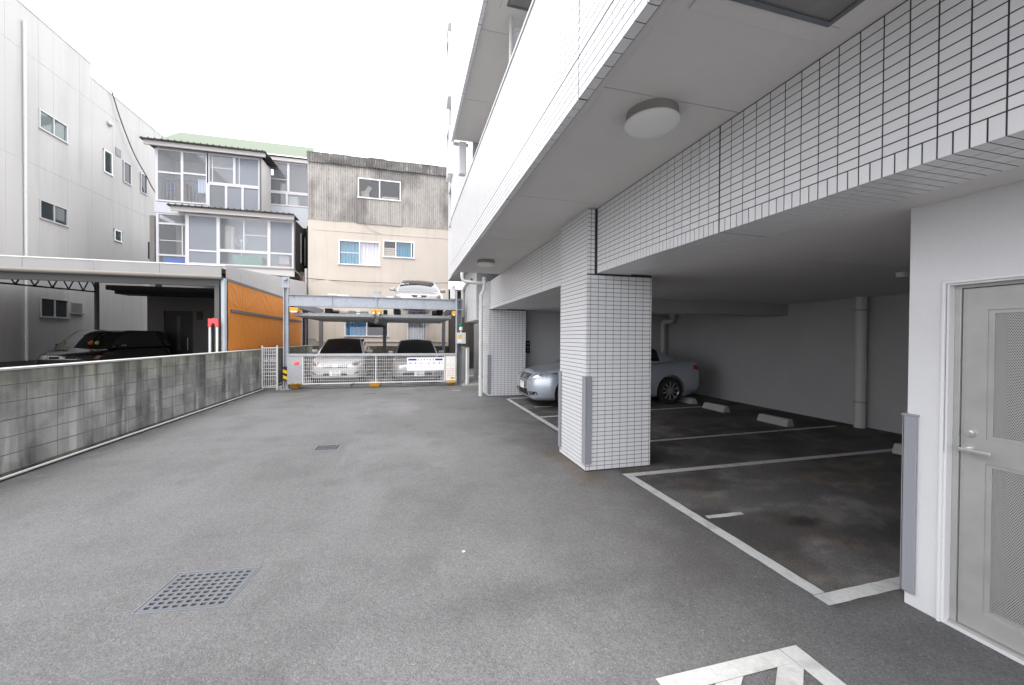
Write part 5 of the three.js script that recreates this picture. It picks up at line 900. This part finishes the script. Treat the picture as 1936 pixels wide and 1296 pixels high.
  for (const L2 of Object.values(buckets)) for (const q of L2) for (let k = 0; k < 6; k += 3) { const fn = q[k + 1].clone().sub(q[k]).cross(q[k + 2].clone().sub(q[k])); if (fn.y < 0 && Math.abs(fn.y) > Math.abs(fn.x) + Math.abs(fn.z)) fn.negate(); for (let m = 0; m < 3; m++) { const kk = key(q[k + m]); nmap.set(kk, (nmap.get(kk) ?? V(0, 0, 0)).add(fn)); } }
  for (const [nk, L2] of Object.entries(buckets)) {
    const nm = nk.split(':')[0];
    const P2 = [], N2 = []; for (const q of L2) for (const v of q) { P2.push(v.x, v.y, v.z); const nn = nmap.get(key(v)).clone().normalize(); N2.push(nn.x, nn.y, nn.z); }
    const g = new THREE.BufferGeometry(); g.setAttribute('position', new THREE.Float32BufferAttribute(P2, 3)); g.setAttribute('normal', new THREE.Float32BufferAttribute(N2, 3)); g.setAttribute('uv', new THREE.Float32BufferAttribute(new Float32Array(P2.length / 3 * 2), 2));
    const mm = nm === 'roof' ? c.roofPaint ?? c.paint : nm === 'pillar' ? black : carGlass; mm.side = THREE.DoubleSide; loc(nm, g, mm, o);
  }
  // pieces that follow the body: corners [x, y] seen from the front (or [s, y] seen from the side)
  const ray = new THREE.Raycaster();
  const hit = (side, u, v) => { if (side === 'front') ray.set(V(u, v, 2), V(0, 0, -1)); else if (side === 'rear') ray.set(V(u, v, -L - 2), V(0, 0, 1)); else ray.set(V(side === 'right' ? 3 : -3, v, -u), V(side === 'right' ? -1 : 1, 0, 0)); const r = ray.intersectObject(probe)[0]; return r ? r.point : side === 'right' || side === 'left' ? V((side === 'right' ? 1 : -1) * W * 0.4, v, -u) : V(u, v, side === 'rear' ? -L + 0.2 : -0.2); };
  const piece = (name, side, q, mat, off = 0.006, nx = 8, ny = 4, par = o) => {
    const dir = { front: V(0, 0, 1), rear: V(0, 0, -1), right: V(1, 0, 0), left: V(-1, 0, 0) }[side], A = [], P2 = [];
    for (let j = 0; j <= ny; j++) for (let i = 0; i <= nx; i++) { const s = i / nx, t = j / ny, u = lerp(lerp(q[0][0], q[1][0], s), lerp(q[3][0], q[2][0], s), t), v = lerp(lerp(q[0][1], q[1][1], s), lerp(q[3][1], q[2][1], s), t) + (q[4] ?? 0) * 4 * s * (1 - s); A.push(hit(side, u, v)); }
    const at = (i, j, k) => A[j * (nx + 1) + i].clone().addScaledVector(dir, k), quad = (a, b, d, e) => P2.push(a, b, d, a, d, e);
    for (let j = 0; j < ny; j++) for (let i = 0; i < nx; i++) quad(at(i, j, off), at(i + 1, j, off), at(i + 1, j + 1, off), at(i, j + 1, off));
    for (let i = 0; i < nx; i++) { quad(at(i, 0, -0.02), at(i + 1, 0, -0.02), at(i + 1, 0, off), at(i, 0, off)); quad(at(i, ny, off), at(i + 1, ny, off), at(i + 1, ny, -0.02), at(i, ny, -0.02)); }
    for (let j = 0; j < ny; j++) { quad(at(0, j, -0.02), at(0, j, off), at(0, j + 1, off), at(0, j + 1, -0.02)); quad(at(nx, j, off), at(nx, j, -0.02), at(nx, j + 1, -0.02), at(nx, j + 1, off)); }
    const g = new THREE.BufferGeometry().setFromPoints(P2); g.computeVertexNormals(); g.setAttribute('uv', new THREE.Float32BufferAttribute(new Float32Array(P2.length * 2), 2));
    return loc(name, toCreasedNormals(g, 0.5), mat, par);
  };
  // wheels
  for (const s of wb) for (const sg of [-1, 1]) {
    const w = new THREE.Group(); w.name = 'wheel'; w.position.set(sg * (W / 2 - 0.115), R, -s); o.add(w);
    const prof2 = [[R * 0.66, -0.09], [R * 0.9, -0.1], [R * 0.985, -0.08], [R, -0.04], [R, 0.04], [R * 0.985, 0.08], [R * 0.9, 0.1], [R * 0.66, 0.09]].map(p => new THREE.Vector2(...p));
    const tg = new THREE.LatheGeometry(prof2, 40); tg.rotateZ(-Math.PI / 2 * sg); loc('tyre', tg, M(lin(0.018), 0.85, { side: THREE.DoubleSide }), w);
    const rg = [], lg = new THREE.LatheGeometry([[R * 0.70, -0.08], [R * 0.68, 0.03], [R * 0.70, 0.092], [R * 0.665, 0.094], [R * 0.64, 0.03]].map(p => new THREE.Vector2(...p)), 40); rg.push(lg);
    const ns = c.spokes ?? 10; for (let k = 0; k < ns; k++) { const b = new THREE.BoxGeometry(R * 0.56, 0.03, R * 0.095); b.translate(R * 0.37, 0.062, 0); b.rotateY(k / ns * Math.PI * 2); rg.push(b); }
    const hub = new THREE.CylinderGeometry(R * 0.16, R * 0.19, 0.05, 20); hub.translate(0, 0.062, 0); rg.push(hub);
    const m2 = merge(rg); m2.rotateZ(-Math.PI / 2 * sg); loc('rim', m2, M(lin(0.62, 0.63, 0.65), 0.25, { metalness: 0.9, side: THREE.DoubleSide }), w);
    const disc = new THREE.CylinderGeometry(R * 0.66, R * 0.66, 0.02, 30); disc.rotateZ(Math.PI / 2); disc.translate(-sg * 0.02, 0, 0); loc('brake', disc, black, w);
  }
  // mirrors
  for (const sg of [-1, 1]) { const g = new RoundedBoxGeometry(0.21, 0.13, 0.09, 4, 0.045); g.translate(sg * (W / 2 + 0.06), top(sa) + 0.085 + (c.mirrorUp ?? 0), -(sa + 0.48)); const m = loc('mirror', g, c.paint, o); const a = new THREE.BoxGeometry(0.12, 0.03, 0.05); a.translate(sg * (W / 2 - 0.06), top(sa) + 0.04 + (c.mirrorUp ?? 0), -(sa + 0.48)); loc('mirror_arm', a, black, m); }
  return { piece, hit, body, top, hw };
}
function plate(o, P, x, y, text, small) {
  const w = 0.33, h = 0.165, z = P.hit('front', x, y).z + 0.02;
  const b = B(-w / 2, w / 2, -h / 2, h / 2, -0.01, 0.0, 0.003); b.translate(x, y, z - 0.006); loc('plate_holder', b, whiteMetal, o);
  const g = new THREE.PlaneGeometry(w, h); g.translate(x, y, z + 0.0052); loc('number_plate', g, M(0xffffff, 0.5, { map: canvasTex(330, 165, (c, W, H) => { c.fillStyle = '#eceff0'; c.fillRect(0, 0, W, H); c.fillStyle = '#1e4a3a'; c.textAlign = 'center'; c.font = 'bold 92px sans-serif'; c.fillText(text, W / 2 + 18, 148); strokes(c, 90, 16, 2, 36, 8, '#1e4a3a', 5); strokes(c, 182, 18, 3, 24, 8, '#1e4a3a', 5); }) }), o);
}
const white = PM({ color: lin(0.56, 0.56, 0.58), roughness: 0.3, clearcoat: 1, clearcoatRoughness: 0.04 });
const silver = PM({ color: lin(0.40, 0.41, 0.42), roughness: 0.32, metalness: 0.55, clearcoat: 1, clearcoatRoughness: 0.04 });
const silverBeige = PM({ color: lin(0.30, 0.285, 0.28), roughness: 0.35, metalness: 0.3, clearcoat: 1, clearcoatRoughness: 0.04 });
const silverBlue = PM({ color: lin(0.52, 0.57, 0.63), roughness: 0.32, metalness: 0.55, clearcoat: 1, clearcoatRoughness: 0.04 });
const blackPaint = PM({ color: lin(0.008, 0.008, 0.009), roughness: 0.25, clearcoat: 1, clearcoatRoughness: 0.04 });
const sedanTop = (k = 0) => [[0, 0.56 + k], [0.03, 0.63 + k], [0.1, 0.695 + k], [0.25, 0.765 + k], [0.6, 0.86 + k], [1.15, 0.945 + k], [1.6, 0.96 + k], [3.4, 0.985 + k], [3.7, 1.02 + k], [4.2, 1.01 + k], [4.34, 0.95 + k], [4.4, 0.82 + k]];
const sedanBot = [[0, 0.36], [0.03, 0.25], [0.1, 0.2], [0.4, 0.19], [3.9, 0.2], [4.25, 0.25], [4.4, 0.4]];
{ // white saloon, lower left bay
  const o = thing('white_sedan', 'white saloon car behind the left half of the lift gate', 'car', [-2.19, 0.04, 13.55]);
  const P = makeCar(o, { L: 4.4, W: 1.695, H: 1.46, top: sedanTop(), bot: sedanBot, cabin: [1.12, 1.95, 3.15, 3.85], paint: white });
  for (const s of [-1, 1]) {
    const q = s > 0 ? [[0.47, 0.60], [0.70, 0.63], [0.76, 0.74], [0.50, 0.72]] : [[-0.70, 0.63], [-0.47, 0.60], [-0.50, 0.72], [-0.76, 0.74]];
    const h = P.piece('headlight', 'front', q, lampM, 0.004); P.piece('reflector', 'front', q.map(([x, y]) => [lerp(x, s * 0.6, 0.45), lerp(y, 0.67, 0.45)]), chromeM, 0.010, 5, 3, h);
    P.piece('indicator', 'front', s > 0 ? [[0.71, 0.665], [0.752, 0.675], [0.765, 0.735], [0.72, 0.73]] : [[-0.752, 0.675], [-0.71, 0.665], [-0.72, 0.73], [-0.765, 0.735]], M(lin(0.65, 0.25, 0.16), 0.2), 0.008, 3, 2);
    P.piece('fog_recess', 'front', s > 0 ? [[0.56, 0.33], [0.70, 0.35], [0.69, 0.42], [0.57, 0.39]] : [[-0.70, 0.35], [-0.56, 0.33], [-0.57, 0.39], [-0.69, 0.42]], black, 0.003, 4, 2);
  }
  const gr = P.piece('grille', 'front', [[-0.36, 0.545], [0.36, 0.545], [0.40, 0.64], [-0.40, 0.64]], black, 0.004);
  for (let k = 0; k < 3; k++) P.piece('grille_bar', 'front', [[-0.38, 0.562 + k * 0.03], [0.38, 0.562 + k * 0.03], [0.385, 0.569 + k * 0.03], [-0.385, 0.569 + k * 0.03]], chromeM, 0.012, 8, 1, gr);
  P.piece('emblem', 'front', [[-0.07, 0.565], [0.07, 0.565], [0.07, 0.63], [-0.07, 0.63]], chromeM, 0.018, 4, 3, gr);
  P.piece('air_intake', 'front', [[-0.36, 0.30], [0.36, 0.30], [0.33, 0.385], [-0.33, 0.385]], black, 0.003);
  plate(o, P, 0.0, 0.375, '75-32');
}
{ // pale silver older saloon, lower right bay
  const o = thing('pale_sedan', 'pale silver older saloon partly hidden by the instruction sign', 'car', [0.36, 0.04, 13.55]);
  const P = makeCar(o, { L: 4.5, W: 1.70, H: 1.42, top: [[0, 0.5], [0.03, 0.59], [0.1, 0.655], [0.25, 0.72], [0.6, 0.80], [1.2, 0.90], [1.7, 0.93], [3.6, 0.95], [4.2, 0.97], [4.42, 0.93], [4.5, 0.8]], bot: [[0, 0.34], [0.03, 0.23], [0.1, 0.18], [0.4, 0.18], [4.0, 0.2], [4.35, 0.25], [4.5, 0.4]], cabin: [1.2, 1.98, 3.05, 3.8], roofW: 0.68, paint: silver, noseW: 0.66 });
  for (const s of [-1, 1]) {
    const q = s > 0 ? [[0.36, 0.54], [0.68, 0.565], [0.70, 0.67], [0.40, 0.65]] : [[-0.68, 0.565], [-0.36, 0.54], [-0.40, 0.65], [-0.70, 0.67]];
    P.piece('headlight', 'front', q, lampM, 0.004); P.piece('indicator', 'front', s > 0 ? [[0.70, 0.575], [0.76, 0.58], [0.765, 0.665], [0.71, 0.665]] : [[-0.76, 0.58], [-0.70, 0.575], [-0.71, 0.665], [-0.765, 0.665]], M(lin(0.65, 0.26, 0.12), 0.2), 0.006, 3, 2);
  }
  const g = P.piece('grille', 'front', [[-0.28, 0.54], [0.28, 0.54], [0.31, 0.63], [-0.31, 0.63]], black, 0.004); for (let k = 0; k < 3; k++) P.piece('grille_bar', 'front', [[-0.29, 0.555 + k * 0.027], [0.29, 0.555 + k * 0.027], [0.29, 0.563 + k * 0.027], [-0.29, 0.563 + k * 0.027]], chromeM, 0.01, 6, 1, g);
  P.piece('air_intake', 'front', [[-0.48, 0.27], [0.48, 0.27], [0.46, 0.36], [-0.46, 0.36]], black, 0.003);
  for (const s of [-1, 1]) P.piece('fog_lamp', 'front', s > 0 ? [[0.55, 0.29], [0.66, 0.3], [0.66, 0.36], [0.55, 0.35]] : [[-0.66, 0.3], [-0.55, 0.29], [-0.55, 0.35], [-0.66, 0.36]], lampM, 0.006, 3, 2);
  plate(o, P, 0.06, 0.32, '\u00b778-56');
}
{ // silver saloon on the upper pallet
  const o = thing('silver_sedan', 'silver saloon parked on the upper deck of the car lift', 'car', [0.42, 2.36, 13.85]);
  const P = makeCar(o, { L: 4.6, W: 1.76, H: 1.43, top: [[0, 0.54], [0.03, 0.61], [0.1, 0.675], [0.25, 0.75], [0.6, 0.84], [1.2, 0.935], [1.7, 0.95], [3.6, 0.98], [4.2, 1.0], [4.5, 0.96], [4.6, 0.8]], bot: [[0, 0.36], [0.03, 0.25], [0.1, 0.2], [0.4, 0.19], [4.1, 0.2], [4.45, 0.25], [4.6, 0.4]], cabin: [1.15, 2.0, 3.1, 4.0], paint: silverBeige, noseW: 0.64 });
  for (const s of [-1, 1]) { const q = s > 0 ? [[0.34, 0.60], [0.70, 0.61], [0.78, 0.71], [0.40, 0.69]] : [[-0.70, 0.61], [-0.34, 0.60], [-0.40, 0.69], [-0.78, 0.71]]; P.piece('headlight', 'front', q, lampM, 0.004); P.piece('indicator', 'front', s > 0 ? [[0.72, 0.62], [0.775, 0.64], [0.79, 0.705], [0.73, 0.70]] : [[-0.775, 0.64], [-0.72, 0.62], [-0.73, 0.70], [-0.79, 0.705]], M(lin(0.66, 0.45, 0.36), 0.2), 0.006, 3, 2); }
  const g = P.piece('grille', 'front', [[-0.22, 0.585], [0.22, 0.585], [0.27, 0.67], [-0.27, 0.67]], black, 0.004); P.piece('grille_bar', 'front', [[-0.06, 0.60], [0.06, 0.60], [0.06, 0.65], [-0.06, 0.65]], chromeM, 0.012, 3, 2, g);
  P.piece('bumper_strip', 'front', [[-0.8, 0.205], [0.8, 0.205], [0.82, 0.34], [-0.82, 0.34]], black, 0.004, 14, 3);
  plate(o, P, 0.0, 0.42, '');
}
{ // silver convertible in the garage, nose to the yard
  const o = thing('silver_convertible', 'silver blue coupe parked in the garage bay behind the pier', 'car', [2.72, 0.0, 9.1]);
  o.rotation.y = -Math.PI / 2 - 0.02;
  const P = makeCar(o, { L: 4.41, W: 1.79, H: 1.44, wheelR: 0.325, wheels: [0.87, 3.45], spokes: 10, top: [[0, 0.55], [0.03, 0.64], [0.1, 0.725], [0.25, 0.80], [0.6, 0.89], [1.15, 0.98], [1.6, 0.99], [3.2, 1.03], [3.6, 1.07], [4.2, 1.05], [4.34, 0.99], [4.41, 0.82]], bot: [[0, 0.36], [0.03, 0.22], [0.1, 0.17], [0.4, 0.165], [3.9, 0.18], [4.25, 0.25], [4.41, 0.42]], cabin: [1.1, 1.95, 2.9, 3.65], paint: silverBlue, noseW: 0.6 });
  for (const s of [-1, 1]) {
    const q = s > 0 ? [[0.44, 0.60], [0.80, 0.66], [0.884, 0.80], [0.52, 0.785]] : [[-0.80, 0.66], [-0.44, 0.60], [-0.52, 0.785], [-0.884, 0.80]];
    const h = P.piece('headlight', 'front', q, lampM, 0.004); for (const k of [0.3, 0.62]) P.piece('lamp_bowl', 'front', q.map(([x, y]) => { const cx = lerp(q[0][0], q[1][0], s > 0 ? k : 1 - k), cy = lerp(0.70, 0.745, k); return [lerp(x, cx, 0.68), lerp(y, cy, 0.55)]; }), chromeM, 0.010, 4, 3, h);
    P.piece('fog_recess', 'front', s > 0 ? [[0.46, 0.27], [0.74, 0.30], [0.72, 0.37], [0.48, 0.37]] : [[-0.74, 0.30], [-0.46, 0.27], [-0.48, 0.37], [-0.72, 0.37]], black, 0.003, 5, 2);
    P.piece('fog_lamp', 'front', s > 0 ? [[0.54, 0.285], [0.63, 0.29], [0.63, 0.36], [0.54, 0.36]] : [[-0.63, 0.29], [-0.54, 0.285], [-0.54, 0.36], [-0.63, 0.36]], chromeM, 0.012, 3, 3);
    P.piece('tail_lamp', s > 0 ? 'right' : 'left', [[4.12, 0.84], [4.33, 0.80], [4.335, 0.90], [4.14, 0.95]], M(lin(0.45, 0.02, 0.02), 0.15), 0.005, 4, 3);
  }
  const g = P.piece('grille', 'front', [[-0.34, 0.62], [0.34, 0.62], [0.42, 0.74], [-0.42, 0.74]], black, 0.004); for (let k = 0; k < 3; k++) P.piece('grille_bar', 'front', [[-0.36, 0.645 + k * 0.03], [0.36, 0.645 + k * 0.03], [0.37, 0.655 + k * 0.03], [-0.37, 0.655 + k * 0.03]], chromeM, 0.01, 8, 1, g);
  P.piece('emblem', 'front', [[-0.065, 0.63], [0.065, 0.63], [0.065, 0.735], [-0.065, 0.735]], chromeM, 0.018, 4, 4, g);
  P.piece('grille_surround', 'front', [[-0.30, 0.42], [0.30, 0.42], [0.36, 0.61], [-0.36, 0.61]], M(lin(0.35, 0.3, 0.26), 0.25, { metalness: 0.7 }), 0.003);
  P.piece('air_intake', 'front', [[-0.40, 0.25], [0.40, 0.25], [0.36, 0.40], [-0.36, 0.40]], black, 0.004);
  plate(o, P, 0, 0.47, '');
}
{ // black people carrier under the carport
  const o = thing('black_van', 'black people carrier with chrome front parked under the carport', 'van', [-11.22, 0, 16.75]);
  const P = makeCar(o, { L: 4.7, W: 1.80, H: 1.78, wheelR: 0.33, wheels: [0.92, 3.75], top: [[0, 0.72], [0.03, 0.80], [0.1, 0.89], [0.25, 0.97], [0.6, 1.07], [0.95, 1.13], [1.5, 1.14], [4.3, 1.15], [4.6, 1.14], [4.7, 0.95]], bot: [[0, 0.36], [0.03, 0.25], [0.1, 0.2], [0.4, 0.19], [4.3, 0.2], [4.55, 0.28], [4.7, 0.5]], cabin: [0.85, 1.85, 4.3, 4.66], roofW: 0.78, aEnd: 0.5, cEnd: 0.12, bPillar: 2.5, paint: blackPaint, noseW: 0.72, tailR: 0.25 });
  for (const s of [-1, 1]) { const q = s > 0 ? [[0.42, 0.74], [0.76, 0.75], [0.80, 0.88], [0.44, 0.88]] : [[-0.76, 0.75], [-0.42, 0.74], [-0.44, 0.88], [-0.80, 0.88]]; P.piece('headlight', 'front', q, chromeM, 0.006); P.piece('indicator', 'front', s > 0 ? [[0.77, 0.76], [0.83, 0.77], [0.84, 0.87], [0.79, 0.87]] : [[-0.83, 0.77], [-0.77, 0.76], [-0.79, 0.87], [-0.84, 0.87]], M(lin(0.6, 0.3, 0.25), 0.2), 0.006, 3, 2); }
  const g = P.piece('grille', 'front', [[-0.40, 0.74], [0.40, 0.74], [0.42, 0.87], [-0.42, 0.87]], chromeM, 0.005); P.piece('grille_mesh', 'front', [[-0.35, 0.77], [0.35, 0.77], [0.38, 0.84], [-0.38, 0.84]], black, 0.012, 8, 2, g); P.piece('emblem', 'front', [[-0.08, 0.765], [0.08, 0.765], [0.08, 0.85], [-0.08, 0.85]], chromeM, 0.02, 4, 3, g);
  const toys = [[0.28, 0.50, 0.075, lin(0.5, 0.15, 0.02), 'orange'], [0.46, 0.48, 0.065, lin(0.3, 0.42, 0.18), 'green'], [-0.5, 0.46, 0.07, lin(0.35, 0.22, 0.07), 'brown']];
  for (const [x, , r, c, n] of toys) { const gq = new THREE.SphereGeometry(r, 16, 12); gq.scale(1, 0.9, 0.7); gq.translate(-11.22 + x, 1.30, -17.55); const e = new THREE.SphereGeometry(r * 0.45, 10, 8); e.translate(-11.22 + x + r * 0.6, 1.30 + r * 0.8, -17.55); const q = obj('soft_toy', [gq, e], M(c, 0.95), scene); q.userData = { label: `${n} soft toy on the dashboard of the black people carrier`, category: 'soft toy' }; }
}

renderer.render(scene, camera);
